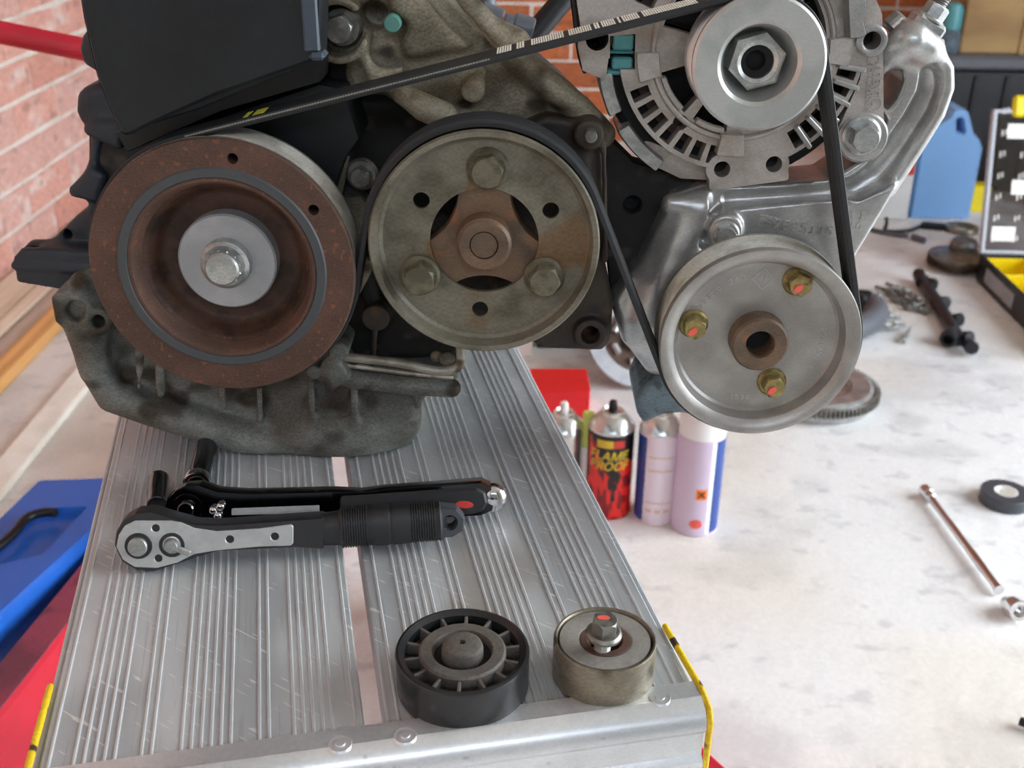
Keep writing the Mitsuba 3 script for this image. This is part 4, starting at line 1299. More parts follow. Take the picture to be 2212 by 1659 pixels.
part(ab, 'rear_web', prism(soft(xz([(1890, 130), (1960, 120), (1975, 180), (1930, 260), (1890, 270)], 0.672), 0.003), 0.672, 0.684, 0.001), 'block_dark', False)
part(ab, 'cast_numbers', cat(lettering('77595115', 0.0058, frame(P3(1726, 490, YB - 0.0066), (1, 0, -0.13), (0.13, 0, 1)), 0.0013),
                             cbox((-0.003, -0.0022, -0.0007), (0.003, 0.0022, 0.0005), 0.0003, frame(P3(1650, 472, YB - 0.0068), (1, 0, -0.13), (0.13, 0, 1))),
                             cbox((-0.003, -0.0022, -0.0007), (0.003, 0.0022, 0.0005), 0.0003, frame(P3(1664, 475, YB - 0.0068), (1, 0, -0.13), (0.13, 0, 1))),
                             lettering('1 I', 0.005, frame(P3(1850, 465, YB - 0.0068), (1, 0, -0.1), (0.1, 0, 1)), 0.0007),
                             lettering('16', 0.005, frame(P3(1847, 485, YB - 0.0068), (1, 0, -0.1), (0.1, 0, 1)), 0.0007)), 'zinc', False, label='raised cast part number')
q = P3(1567, 500, YB - 0.014)
part(ab, 'bolt', hexhead(yframe(q[0], q[2] - 0.002, YB - 0.013), 0.0065, 0.006, 0.0085, 0.002, 0.2), 'zinc', 30)
c = Cast((0.075, 0.615, 0.520), (0.215, 0.725, 0.680), 0.0016)
c.add(c.cyl(SX, SZ, 0.046, 0.632, 0.715, 0.006))
c.add(c.poly(soft(xz([(1372, 864), (1384, 836), (1440, 790), (1540, 790), (1540, 905), (1470, 893), (1432, 897), (1390, 916), (1376, 893)], 0.640), 0.004), 0.638, 0.690, 0.005), 0.004)
part(eng, 'steering_pump', c.mesh(), 'cast_blue_grey', True, label='blue grey cast steering pump behind its pulley')
# the curved saddle below the alternator
rp = soft(xz([(1290, 250), (1320, 300), (1370, 350), (1440, 370), (1500, 385), (1500, 440), (1440, 460), (1400, 540), (1370, 640), (1320, 640), (1305, 500), (1300, 330)], 0.652), 0.003).difference(Point(*xz([(1366, 440)], 0.652)[0]).buffer(0.0055))
q = xz([(1366, 440)], 0.652)[0]
part(eng, 'rear_plate_recess', lathe([(0, 0.010), (0.0054, 0.010), (0.0054, 0.001), (0.0058, 0.001), (0.0058, 0.014), (0, 0.014), (0, 0.010)], yframe(q[0], q[1], 0.650), 24), 'void_black', False)
part(eng, 'rear_plate', prism(rp, 0.650, 0.666, 0.002), 'block_dark', 30, label='dark plate between pump and alternator bracket')
sd = soft(xz([(1385, 300), (1410, 305), (1470, 332), (1532, 352), (1545, 392), (1470, 388), (1410, 360)], 0.640), 0.003)
part(ab, 'saddle', prism(sd, 0.640, 0.700, 0.004), 'alu_alternator', 30)
st = []
for a0, a1, w in ((-172, -153, 0.0), (-147, -122, 0.0)):
    t = np.radians(np.linspace(a0, a1, 14))
    r0, r1 = 0.0705, 0.079
    pol = Polygon(np.vstack([np.c_[AX + r1 * np.cos(t), AZ - 0.004 + r1 * np.sin(t)], np.c_[AX + r0 * np.cos(t[::-1]), AZ - 0.004 + r0 * np.sin(t[::-1])]]))
    st.append(prism(soft(pol, 0.003), 0.633, 0.670, 0.003))
for m in st:
    part(al, 'rear_band', m, 'zinc', 30, label='shiny alternator body band')
# tensioner at the top of the arm
tn = ab + '__tensioner'
e0, e1 = P3(1958, 118, 0.640), P3(2040, -5, 0.640)
dd = (e1 - e0) / np.linalg.norm(e1 - e0)
put(tn, cat(cbox((-0.0125, -0.009, -0.010), (0.0125, 0.006, 0.010), 0.002, frame(e0 + dd * 0.010, np.cross(dd, [0, 1, 0]), dd)),
            cbox((-0.0095, 0.004, -0.008), (0.0095, 0.012, 0.008), 0.002, frame(e0 + dd * 0.010, np.cross(dd, [0, 1, 0]), dd)),
            rod(P3(1926, 70, 0.65), P3(1938, 58, 0.65) + A([0.004, 0, 0.004]), 0.008, 20)), 'zinc', False, label='zinc tensioner block')
nf = dirframe(e0 + dd * 0.021, -dd)
part(ab, 'tensioner_nut', hexhead(nf, 0.0068, 0.0075, 0.0085, 0.002, 0.2, 0.001), 'zinc', 30)
thr = []
L = np.linalg.norm(e1 - e0) + 0.02
prof = [(0, 0.0)]
for i in range(int((L - 0.02) / 0.0013)):
    prof += [(0.0040, 0.02 + i * 0.0013), (0.0034, 0.02 + i * 0.0013 + 0.00065)]
prof += [(0, L)]
part(ab, 'threaded_rod', lathe(prof, dirframe(e0, dd), 20), 'steel_dull', False, label='threaded adjuster rod')

# ================================================================ THINGS ON THE PLATFORM
# --- two ratchets leaning together, each with a deep socket pointing away
def tool_plane(px, py, beta, tilt, back=0.0):
    P = at_z(px, py, DZ)
    s = A([math.cos(beta), math.sin(beta), 0])
    n = A([math.sin(beta) * math.cos(tilt), -math.cos(beta) * math.cos(tilt), math.sin(tilt)])   # towards the viewer
    P = P - n * back
    return frame(P, s, np.cross(n, s))


def uv(fr, pts):
    o, U, V, W = fr
    out = []
    for x, y in pts:
        d = at_plane(x, y, o, W) - o
        out.append((d @ U, d @ V))
    return A(out)


def pos(fr, x, y, w=0.0):
    o, U, V, W = fr
    return at_plane(x, y, o, W) + W * w


TILT = math.radians(17)
rf = tool_plane(300, 1240, math.radians(7), TILT)
r1 = 'ratchet_handle'
say(r1, 'ratchet with grey head plate and ribbed black grip, nearest the camera on the platform', 'ratchet', 'ratchets on the platform')
headpts = [(246, 1180), (250, 1150), (266, 1122), (292, 1108), (325, 1104), (370, 1118), (420, 1132), (470, 1134), (560, 1128), (640, 1122), (700, 1118), (700, 1188), (640, 1184), (560, 1188), (470, 1192), (420, 1206), (375, 1222), (330, 1236), (292, 1232), (262, 1214)]
part(r1, 'head', prism(soft(uv(rf, headpts), 0.003), 0.0, 0.0165, 0.0022, rf, True), 'grip_black', 30)
platepts = [(252, 1180), (257, 1155), (270, 1135), (292, 1124), (325, 1124), (370, 1124), (392, 1128), (420, 1140), (470, 1147), (560, 1141), (630, 1132), (634, 1136), (634, 1172), (628, 1178), (560, 1180), (470, 1188), (420, 1196), (385, 1214), (340, 1226), (292, 1224), (266, 1208)]
holes = [Point(*uv(rf, [q])[0]).buffer(r) for q, r in (((337, 1140), 0.0021), ((343, 1205), 0.0021), ((497, 1164), 0.0022), ((594, 1158), 0.0022))]
part(r1, 'head_plate', prism(soft(uv(rf, platepts), 0.002).difference(shapely.union_all(holes)), -0.0012, 0.0006, 0.0004, rf), 'ratchet_plate', 30, label='grey head plate')
scr = []
for q in ((337, 1140), (343, 1205), (497, 1164), (594, 1158)):
    u, v = uv(rf, [q])[0]
    scr.append(lathe([(0, -0.0002), (0.0011, -0.0002), (0.0013, 0.0004), (0, 0.0004), (0, -0.0002)], (rf[0] + rf[1] * u + rf[2] * v, *rf[1:]), 18))
part(r1, 'screw', cat(scr), 'grip_black', False)
u, v = uv(rf, [(300, 1178)])[0]
bfr = (rf[0] + rf[1] * u + rf[2] * v, *rf[1:])
part(r1, 'release_button', cat(lathe([(0, -0.0046), (0.0046, -0.0046), (0.0052, -0.0040), (0.0052, 0.0), (0, 0), (0, -0.0046)], bfr, 36)), 'zinc', 35, label='round metal release button')
part(r1, 'button_collar', lathe([(0.0054, -0.0013), (0.0054, -0.0018), (0.0070, -0.0018), (0.0074, -0.0010), (0.0054, -0.0010), (0.0054, -0.0013)], bfr, 36), 'grip_black', 35)
u, v = uv(rf, [(372, 1176)])[0]
lfr = (rf[0] + rf[1] * u + rf[2] * v, *rf[1:])
ld = uv(rf, [(414, 1192)])[0] - uv(rf, [(372, 1176)])[0]
ld3 = rf[1] * ld[0] + rf[2] * ld[1]
lv = cbox((0, -0.0017, -0.0050), (np.linalg.norm(ld), 0.0017, -0.0022), 0.0006, frame(lfr[0], ld3, np.cross(-lfr[3], ld3)))
part(r1, 'lever_collar', lathe([(0.0050, -0.0012), (0.0050, -0.0016), (0.0066, -0.0016), (0.0070, -0.0010), (0.0050, -0.0010), (0.0050, -0.0012)], lfr, 36), 'grip_black', 35)
part(r1, 'direction_lever', cat(lathe([(0, -0.0052), (0.0032, -0.0052), (0.0038, -0.0044), (0.0042, -0.0016), (0.0055, -0.0012), (0, -0.0010), (0, -0.0052)], lfr, 32), lv), 'zinc', 30, label='small chrome direction lever')
# grip: neck then ribbed handle with an end hang hole
c0, c1 = pos(rf, 690, 1152, 0.008), pos(rf, 985, 1130, 0.008)
gd = (c1 - c0) / np.linalg.norm(c1 - c0)
GL = np.linalg.norm(c1 - c0)


def grip_mesh(c0, gd, L, W, segs, rx, ry):
    """an oval handle with bands of fine grooves"""
    Vv = np.cross(W, gd)
    rows = []
    for t, s in segs:
        rows.append((t * L, s))
    n = 40
    ang = np.arange(n) * 2 * PI / n
    V = []
    for t, s in rows:
        e = 2.6
        cx = np.sign(np.cos(ang)) * np.abs(np.cos(ang)) ** (2 / e)
        sy = np.sign(np.sin(ang)) * np.abs(np.sin(ang)) ** (2 / e)
        V.append(c0 + gd * t + cx[:, None] * W * rx * s + sy[:, None] * Vv * ry * s)
    k = len(rows)
    V = np.vstack(V + [[c0 + gd * rows[0][0]], [c0 + gd * rows[-1][0]]])
    i, j = np.meshgrid(np.arange(k - 1), np.arange(n), indexing='ij')
    q = np.stack([i * n + j, i * n + (j + 1) % n, (i + 1) * n + (j + 1) % n, (i + 1) * n + j], -1).reshape(-1, 4)
    j = np.arange(n)
    m = TM(V, np.vstack([q[:, [0, 1, 2]], q[:, [0, 2, 3]], np.c_[np.full(n, k * n), (j + 1) % n, j], np.c_[np.full(n, k * n + 1), (k - 1) * n + j, (k - 1) * n + (j + 1) % n]]))
    if m.volume < 0:
        m.faces = m.faces[:, ::-1]
    return m


segs = [(-0.06, 0.72), (0.05, 0.82), (0.14, 0.86)]
t = 0.16
for b0, b1 in ((0.16, 0.36), (0.66, 0.86)):
    if b0 > 0.2:
        segs += [(0.38, 0.97), (0.40, 1.0), (0.50, 1.02), (0.52, 0.95), (0.54, 1.02), (0.63, 1.0)]
    for i in range(11):
        a = b0 + (b1 - b0) * i / 11
        segs += [(a, 1.0), (a + 0.008, 1.0), (a + 0.010, 0.94), (a + 0.015, 0.94)]
segs += [(0.885, 1.0), (0.90, 0.9), (0.915, 0.62), (0.935, 0.60)]
part(r1, 'grip', grip_mesh(c0, gd, GL, rf[3], segs, 0.0098, 0.0112), 'grip_black', 28, label='black grip with fine ribs')
endp = c1 - gd * 0.004
ef = frame(endp, gd, np.cross(-rf[3], gd))
part(r1, 'hanging_eye', prism(soft([(-0.016, -0.009), (0.002, -0.0085), (0.0085, -0.005), (0.0095, 0.002), (0.005, 0.008), (-0.003, 0.0095), (-0.016, 0.009)], 0.003).difference(Point(0.0006, 0.0).buffer(0.0036)), -0.0070, 0.0070, 0.0018, ef, True), 'tape_black', 30)

# second ratchet just behind, chrome with a black moulded grip
rg = tool_plane(390, 1150, math.radians(3), TILT, 0.0)
rg = (rg[0] + A([0, 0, 0.0]), *rg[1:])
r2 = number('ratchet_handle') if False else 'ratchet_handle_001'
say(r2, 'chrome ratchet with smooth black handle and red oval, behind the grey plated ratchet', 'ratchet', 'ratchets on the platform')
h2 = [(352, 1100), (358, 1078), (375, 1060), (400, 1048), (430, 1046), (470, 1060), (530, 1064), (600, 1063), (720, 1060), (780, 1063), (830, 1056), (940, 1048), (1040, 1040), (1062, 1050), (1072, 1080), (1064, 1105), (1040, 1116), (960, 1120), (800, 1126), (700, 1128), (500, 1136), (430, 1146), (390, 1148), (364, 1132)]
part(r2, 'shank', prism(soft(uv(rg, h2), 0.003), 0.0, 0.014, 0.0030, rg, True), 'chrome_dark', 30)
h2b = [(735, 1072), (800, 1068), (940, 1058), (1030, 1052), (1048, 1062), (1054, 1085), (1044, 1103), (1020, 1110), (900, 1116), (735, 1120)]
part(r2, 'grip', prism(soft(uv(rg, h2b), 0.004), -0.0022, 0.005, 0.0014, rg), 'grip_black', 30)
part(r2, 'inlay', prism(soft(uv(rg, [(500, 1098), (690, 1091), (690, 1108), (500, 1113)]), 0.001), -0.0008, 0.002, 0.0004, rg), 'ratchet_plate', 30, label='silver inlay strip')
ov = uv(rg, [(1003, 1088)])[0]
oval = affinity.rotate(affinity.scale(Point(0, 0).buffer(0.0052, 16), 1.0, 0.42), -4)
part(r2, 'red_oval', prism(affinity.translate(oval, *ov), -0.0026, -0.0015, 0.0002, rg), 'print_red', False, label='red oval badge')
part(r2, 'end_cap', ball(pos(rg, 1066, 1080, 0.006), 0.0085, (1.0, 0.8, 1.1)), 'chrome', True, label='bright chrome end cap')
u, v = uv(rg, [(405, 1098)])[0]
part(r2, 'drive_head', cat(lathe([(0, -0.0052), (0.0040, -0.0052), (0.0048, -0.0044), (0.0050, -0.001), (0.0085, -0.0008), (0.0090, 0.001), (0, 0.001), (0, -0.0052)], (rg[0] + rg[1] * u + rg[2] * v, *rg[1:]), 36)), 'chrome_dark', 30)
lv = []
for q in ((478, 1092), (472, 1112), (462, 1100)):
    lv.append(ball(pos(rg, *q, -0.002), 0.0026, (1, 1, 1), 2))
part(r2, 'direction_lever', cat(lv), 'chrome', True)

# deep sockets on their drives
for nm, a, b, r, lab in (('socket', (338, 1092), (343, 1034), 0.0062, 'dark polished deep socket on the grey plated ratchet, pointing away from camera'),
                         ('socket_001', (425, 1048), (447, 962), 0.0066, 'longer dark polished deep socket on the chrome ratchet, with a bright collar')):
    p1 = at_z(*b, DZ + r)
    p0 = at_z(*a, DZ + r + 0.0025)
    d = (p1 - p0) / np.linalg.norm(p1 - p0)
    fr = dirframe(p0, d)
    L = np.linalg.norm(p1 - p0)
    say(nm, lab, 'socket', 'deep sockets')
    part(nm, 'body', lathe([(0.0042, L - 0.012), (0.0046, L), (r - 0.0006, L), (r, L - 0.0008), (r, 0.016), (r * 0.94, 0.012), (r * 0.94, 0.0004), (r * 0.86, 0.0), (0, 0.0), (0, L - 0.012), (0.0042, L - 0.012)], fr, 48), 'chrome_dark', 30)
    if nm != 'socket':
        part(nm, 'collar', lathe([(r * 0.95, 0.000), (r * 1.22, 0.000), (r * 1.30, 0.0012), (r * 1.30, 0.0060), (r * 1.2, 0.0075), (r * 0.95, 0.0075), (r * 0.95, 0.0)], fr, 40), 'chrome', 30, label='bright chrome collar')

# --- black ribbed idler pulley
H1 = 0.0218
ic = at_z(999, 1402, DZ + H1)
IR = 0.0316
zf = frame((ic[0], ic[1], DZ + H1 + 0.0), (1, 0, 0), (0, 1, 0))      # W points down
zf = (zf[0], A([1.0, 0, 0]), A([0, 1.0, 0]), A([0, 0, -1.0]))
i1 = 'idler_pulley'
say(i1, 'black plastic idler pulley with inner ribs and a plugged centre, on the platform corner', 'pulley', 'idler pulleys on the platform')
part(i1, 'rim', lathe([(0.0272, 0.0015), (0.0300, -0.0002), (0.0312, 0.0002), (0.0316, 0.0014), (0.0313, 0.0040), (0.0313, H1 - 0.002), (0.0308, H1), (0.0285, H1), (0.0282, 0.006), (0.0272, 0.0055), (0.0272, 0.0015)], zf, 96), 'idler_plastic', 35)
part(i1, 'web', lathe([(0.012, 0.009), (0.029, 0.009), (0.029, 0.0115), (0.012, 0.0115), (0.012, 0.009)], zf, 64), 'idler_dusty', 35)
part(i1, 'hub_ring', lathe([(0.0135, 0.0105), (0.0135, 0.0018), (0.0145, 0.0002), (0.0195, 0.0002), (0.0206, 0.0012), (0.0206, 0.0105), (0.0135, 0.0105)], zf, 72), 'idler_dusty', 35)
for k in range(14):
    a = k * 2 * PI / 14 + 0.2
    part(i1, 'rib', cbox((0.0195, -0.0008, 0.0018), (0.0280, 0.0008, 0.0100), 0.0003, (zf[0], A([math.cos(a), math.sin(a), 0]), A([-math.sin(a), math.cos(a), 0]), zf[3])), 'idler_dusty', False)
part(i1, 'bearing_seal', lathe([(0.0, 0.004), (0.0134, 0.004), (0.0134, 0.008), (0, 0.008), (0, 0.004)], zf, 48), 'black_plastic', 35)
sock = Polygon(np.vstack([[(0.0020 * math.cos(a), 0.0020 * math.sin(a)), (0.0014 * math.cos(a + PI / 6), 0.0014 * math.sin(a + PI / 6))] for a in np.arange(6) * PI / 3]))
capf = zf
hole = prism(sock, -0.006, -0.0015, 0, capf)
cap = lathe([(0, -0.0042), (0.0072, -0.0040), (0.0090, -0.0030), (0.0098, -0.0012), (0.0100, 0.006), (0, 0.006), (0, -0.0042)], capf, 48)
part(i1, 'bolt', drill(cap, [hole]), 'idler_dusty', 30, label='dusty round bolt head with a star socket')

# --- steel idler pulley with a loose bolt standing in it
H2 = 0.0225
jc = at_z(1307, 1378, DZ + H2)
jf = (A([jc[0], jc[1], DZ + H2]), A([1.0, 0, 0]), A([0, 1.0, 0]), A([0, 0, -1.0]))
i2 = 'idler_pulley_001'
say(i2, 'small brownish steel idler pulley with a bolt standing in it, at the platform edge', 'pulley', 'idler pulleys on the platform')
part(i2, 'rim', lathe([(0.0222, 0.002), (0.0232, 0.0), (0.0240, 0.0), (0.0245, 0.0010), (0.0245, H2 - 0.0012), (0.0238, H2), (0.0215, H2), (0.0218, 0.004), (0.0222, 0.002)], jf, 96), 'idler_steel', 35)
part(i2, 'bearing_seal', lathe([(0.0120, 0.0016), (0.0132, 0.0008), (0.0216, 0.0008), (0.0219, 0.004), (0.0120, 0.004), (0.0120, 0.0016)], jf, 72), 'seal_grey', 35, label='grey bearing seal')
part(i2, 'inner_race', lathe([(0.0080, 0.010), (0.0080, 0.0016), (0.0086, 0.0010), (0.0118, 0.0010), (0.0122, 0.0018), (0.0122, 0.010), (0.0080, 0.010)], jf, 60), 'rust', 35, label='rusty inner race')
fb = 'flange_bolt'
say(fb, 'hexagon flange bolt with a red paint mark, standing loose in the steel idler pulley', 'bolt')
bp0 = at_z(1304, 1371, DZ + H2 + 0.0075)
ax = A([0.03, -0.08, 1.0])
ax /= np.linalg.norm(ax)
bfr = dirframe(bp0, -ax)
part(fb, 'head', hexhead(bfr, 0.0064, 0.0078, 0.0085, 0.0026, 0.3, 0.0010), 'steel_dull', 30)
prof = [(0, 0.0)]
for i in range(15):
    prof += [(0.0040, 0.001 + i * 0.00125), (0.0034, 0.0016 + i * 0.00125)]
prof += [(0.0032, 0.0215), (0, 0.0215)]
part(fb, 'shank', lathe(prof, bfr, 24), 'steel_dull', False)
md = prism(affinity.scale(Point(-0.0008, 0.0008).buffer(0.0024), 1.25, 0.6), -0.00992, -0.0090, 0, bfr)
part(fb, 'paint_dab', md, 'paint_red_mark', False)

# ================================================================ THE FLOOR AROUND
# --- red engine hoist: two legs and the upper bar
ho = 'engine_hoist'
say(ho, 'red steel engine hoist legs on the floor, left of and under the aluminium platform', 'hoist')


def beam(a, b, w, h, z0):
    """a box-section leg from a to b on the floor plan; a, b run along its left top edge"""
    a, b = A([a[0], a[1], 0]), A([b[0], b[1], 0])
    d = (b - a) / np.linalg.norm(b - a)
    r = A([d[1], -d[0], 0])
    return cbox((0, z0, 0), (w, z0 + h, np.linalg.norm(b - a)), 0.004, (a, r, A([0, 0, 1.0]), d))


LZ = 0.13
pa, pb = at_z(0, 1545, LZ), at_z(140, 1365, LZ)
dleg = (pb - pa)[:2] / np.linalg.norm((pb - pa)[:2])
rt = A([dleg[1], -dleg[0]])
s0 = pa[:2] - rt * 0.040 - dleg * 0.35
k = part(ho, 'leg', beam(s0, s0 + dleg * 1.75, 0.040, 0.085, LZ - 0.085), 'red_paint', False)
part(ho, 'dirty_top', beam(s0 + rt * 0.001, s0 + rt * 0.001 + dleg * 1.74, 0.0355, 0.0012, LZ - 0.0002), 'red_paint_dirty', False, label='oil stained top of the left leg')
qa, qb = at_z(1500, 1590, 0.13), at_z(1575, 1659, 0.13)
drg = (qa - qb)[:2] / np.linalg.norm((qa - qb)[:2])
rr = A([drg[1], -drg[0]])
e0 = qb[:2] - rr * 0.062 - drg * 0.3
part(ho, 'leg', beam(e0, e0 + drg * 0.75, 0.062, 0.085, 0.045), 'red_paint', False)
hb0, hb1 = at_y(-120, 45, 1.25), at_y(260, 123, 1.25)
st_ = 'red_stand'
say(st_, 'red steel bar on a post before the brick side wall, upper left', 'stand')
part(st_, 'bar', rod(hb0 - (hb1 - hb0) * 2.0, hb1 + (hb1 - hb0) * 0.15, 0.0125, 24), 'red_paint', 30)
part(st_, 'post', cbox(*[A(x) for x in ((-0.36, 0.0, 1.215), (-0.31, 0.70, 1.262))], 0.004, ENG), 'red_paint', False)
for base in (s0 + dleg * 0.05 + rt * 0.020, s0 + dleg * 1.65 + rt * 0.020, e0 + drg * 0.05 + rr * 0.031, e0 + drg * 0.68 + rr * 0.031):
    part(ho, 'castor', lathe([(0, -0.012), (0.020, -0.012), (0.0235, -0.009), (0.0235, 0.009), (0.020, 0.012), (0, 0.012), (0, -0.012)], dirframe((base[0], base[1], 0.0235), (1, 0.2, 0)), 28), 'rubber', 30)

# --- blue plastic case
BZ = 0.145
bt = [at_z(x, y, BZ)[:2] - rt * 0.006 for x, y in ((-330, 1445), (92, 1036), (260, 1030), (240, 1120), (30, 1312), (-230, 1555))]
bc = 'tool_case'
say(bc, 'blue moulded plastic tool case with a black handle, on the floor left of the platform', 'case')
BF = (A([0, 0, 0]), A([1.0, 0, 0]), A([0, 1.0, 0]), A([0, 0, -1.0]))
body = soft(Polygon(bt), 0.012)
rec = [at_z(x, y, BZ)[:2] for x, y in ((-60, 1225), (75, 1102), (182, 1096), (90, 1194), (-60, 1230))]
recp = soft(Polygon(rec), 0.004)
part(bc, 'lid', prism(body.difference(recp), -BZ, -BZ + 0.03, 0.011, BF), 'blue_plastic', 25)
part(bc, 'recess_floor', prism(recp.buffer(0.004), -BZ + 0.010, -BZ + 0.024, 0.0, BF), 'blue_plastic', False)
part(bc, 'base', prism(body.buffer(-0.012), -BZ + 0.031, -0.0, 0.003, BF), 'blue_plastic', 25)
part(bc, 'handle', tube([at_z(x, y, BZ + 0.004) for x, y in ((-60, 1222), (0, 1178), (40, 1140), (66, 1115), (84, 1109), (120, 1108))], 0.0055, 14, 40), 'black_plastic', 40, label='black bent handle')

# --- spray cans and the things behind them
def can(name, label, px, py, R, H, body, dome='foil_silver', cap=None, caplab=None, upto=None):
    p = at_z(px, py, 0.0)
    c = (p[0], p[1])
    f = (A([c[0], c[1], 0.0]), A([1.0, 0, 0]), A([0, 1.0, 0]), A([0, 0, -1.0]))
    say(name, label, 'spray can', 'spray cans on the floor')
    part(name, 'body', lathe([(0, 0), (R - 0.002, 0), (R + 0.0006, -0.001), (R + 0.0006, -0.003), (R, -0.0045), (R, -H + 0.003), (R - 0.0015, -H), (0, -H), (0, 0)], f, 64), body, 30)
    if dome:
        part(name, 'dome', lathe([(R - 0.0015, -H), (R + 0.0004, -H - 0.0008), (R + 0.0006, -H - 0.003), (R - 0.001, -H - 0.005), (R * 0.88, -H - 0.011), (R * 0.66, -H - 0.018), (R * 0.50, -H - 0.0215),
                                  (R * 0.50, -H - 0.0255), (R * 0.44, -H - 0.027), (R * 0.36, -H - 0.024), (0, -H - 0.0235), (0, -H), (R - 0.0015, -H)], f, 64), dome, 35, label='shiny metal dome')
        part(name, 'nozzle', lathe([(0, -H - 0.023), (0.005, -H - 0.023), (0.0062, -H - 0.028), (0.0058, -H - 0.038), (0.0045, -H - 0.0405), (0, -H - 0.041), (0, -H - 0.023)], f, 28), 'white_plastic' if name != 'spray_can' else 'black_plastic', 35)
    if cap:
        part(name, 'cap', lathe([(0, -H), (R - 0.0005, -H), (R - 0.001, -H - 0.030), (R - 0.004, -H - 0.036), (R - 0.008, -H - 0.037), (0, -H - 0.037), (0, -H)], f, 64), cap, 35, label=caplab)
    return c, math.atan2(-c[1], -c[0])


# black can with red flames
c, az = can('spray_can', 'black spray can with red flames and yellow lettering', 1312, 1098, 0.0325, 0.134, 'can_flame')
R = 0.0325
part('spray_can', 'lettering', cat(wrap_text('FLAME', 0.013, c, R, 0.0975, az - 0.10, slant=0.25), wrap_text('PROOF', 0.013, c, R, 0.0815, az - 0.06, slant=0.25)), 'print_gold', False, label='yellow slanted lettering')
part('spray_can', 'brand_band', cat(patch(c, R, 0.116, 0.128, az - 0.62, az + 0.12)), 'print_gold', False)
part('spray_can', 'red_band', cat(patch(c, R, 0.116, 0.1275, az + 0.14, az + 0.62)), 'print_red', False)
# white and blue can
c, az = can('spray_can_001', 'white spray can with a blue left side, between black and lilac cans', 1414, 1112, 0.0300, 0.140, 'can_white')
R = 0.03
part('spray_can_001', 'blue_panel', patch(c, R, 0.004, 0.137, az - 1.9, az - 0.62, n=24), 'can_blue', False, label='dark blue side panel')
for m in [patch(c, R, z, z + h, az - 0.5, az + 0.85) for z, h in ((0.108, 0.0022), (0.087, 0.0026), (0.036, 0.0022))] + [patch(c, R, 0.021, 0.0265, az - 0.45 + k * 0.42, az - 0.18 + k * 0.42) for k in range(3)]:
    part('spray_can_001', 'printed_line', m, 'print_tan', False)
# lilac can with a white cap
c, az = can('spray_can_002', 'lilac white capped spray can with an orange hazard square, nearest the camera', 1498, 1133, 0.0325, 0.150, 'can_lilac', None, 'white_plastic', 'white cap')
R = 0.0325
part('spray_can_002', 'blue_panel', patch(c, R, 0.004, 0.148, az + 0.72, az + 1.9, n=24), 'can_blue', False, label='dark blue side panel')
part('spray_can_002', 'white_panel', patch(c, R, 0.004, 0.148, az + 0.52, az + 0.70), 'label_white', False)
part('spray_can_002', 'hazard_square', patch(c, R, 0.060, 0.0765, az - 0.02, az + 0.46), 'print_orange', False, label='orange hazard square')
f = frame((c[0] + (R + 0.0007) * math.cos(az + 0.22), c[1] + (R + 0.0007) * math.sin(az + 0.22), 0.0682), (-math.sin(az + 0.22), math.cos(az + 0.22), 0), (0, 0, 1))
x1 = [prism(LineString([(-0.004, -0.004), (0.004, 0.004)]).buffer(0.001), -0.0002, 0.0002, 0, f), prism(LineString([(-0.004, 0.004), (0.004, -0.004)]).buffer(0.001), -0.0002, 0.0002, 0, f)]
part('spray_can_002', 'hazard_mark', cat(x1), 'void_black', False)
tt = np.linspace(0, 2 * PI, 25)[:-1]
part('spray_can_002', 'round_badge', cat([TM(np.vstack([[(c[0] + (R + 0.0004) * math.cos(az + 0.08), c[1] + (R + 0.0004) * math.sin(az + 0.08), 0.021)], np.c_[c[0] + (R + 0.0004) * np.cos(az + 0.08 + 0.27 * np.cos(tt)), c[1] + (R + 0.0004) * np.sin(az + 0.08 + 0.27 * np.cos(tt)), 0.021 + 0.0075 * np.sin(tt)]]),
                                       np.c_[np.zeros(24, int), 1 + np.arange(24), 1 + (np.arange(24) + 1) % 24])]), 'paint_red_mark', False)
# silver can half behind the platform edge, slim lime can behind
c, az = can('spray_can_003', 'silver spray can half hidden behind the platform edge', 1212, 1080, 0.030, 0.120, 'foil_silver')
p = at_z(1263, 1085, 0.0)
say('slim_tube', 'slim lime and white tube standing between the silver and black spray cans', 'tube')
part('slim_tube', 'body', rod(p, p + A([0, 0, 0.095]), 0.0085, 24), 'white_plastic', 30)
part('slim_tube', 'cap', rod(p + A([0, 0, 0.0952]), p + A([0, 0, 0.148]), 0.0083, 24), 'can_lime', 30, label='lime green upper half')

# red cardboard box
p0, p1 = at_z(1148, 905, 0.0), at_z(1272, 905, 0.0)
w = p1[0] - p0[0]
bx = frame((p0[0], p0[1], 0), (1, 0.02, 0), (0, 0, 1))
rb = 'red_box'
say(rb, 'small bright red box standing behind the silver spray can', 'box')
part(rb, 'carton', cbox((0, 0, 0), (w, 0.052, 0.085), 0.0015, bx), 'red_card', False)
part(rb, 'lid_flap', cbox((-0.001, 0.0515, -0.001), (w + 0.001, 0.0535, 0.086), 0.0008, bx), 'red_card', False)
# black carton with red badge behind it, cream carton, white sheet
q = at_z(1185, 800, 0.0)
bk = 'black_carton'
say(bk, 'black carton with a red round badge behind the red box', 'carton')
bf = frame((q[0] - 0.02, q[1] + 0.10, 0), (1, 0, 0), (0, 0, 1))
part(bk, 'carton', cbox((0, 0, 0), (0.125, 0.12, 0.07), 0.0015, bf), 'black_plastic', False)
part(bk, 'badge', prism(Point(0.045, 0.075).buffer(0.022), -0.0008, 0.001, 0, bf), 'print_red', False, label='red round badge')
wp = 'white_carton'
put(wp, cbox((0, 0, 0), (0.055, 0.115, 0.06), 0.0015, frame((q[0] - 0.085, q[1] + 0.06, 0), (1, 0, 0), (0, 0, 1))), 'label_white', False, label='white carton beside the black carton, behind the platform', category='carton')

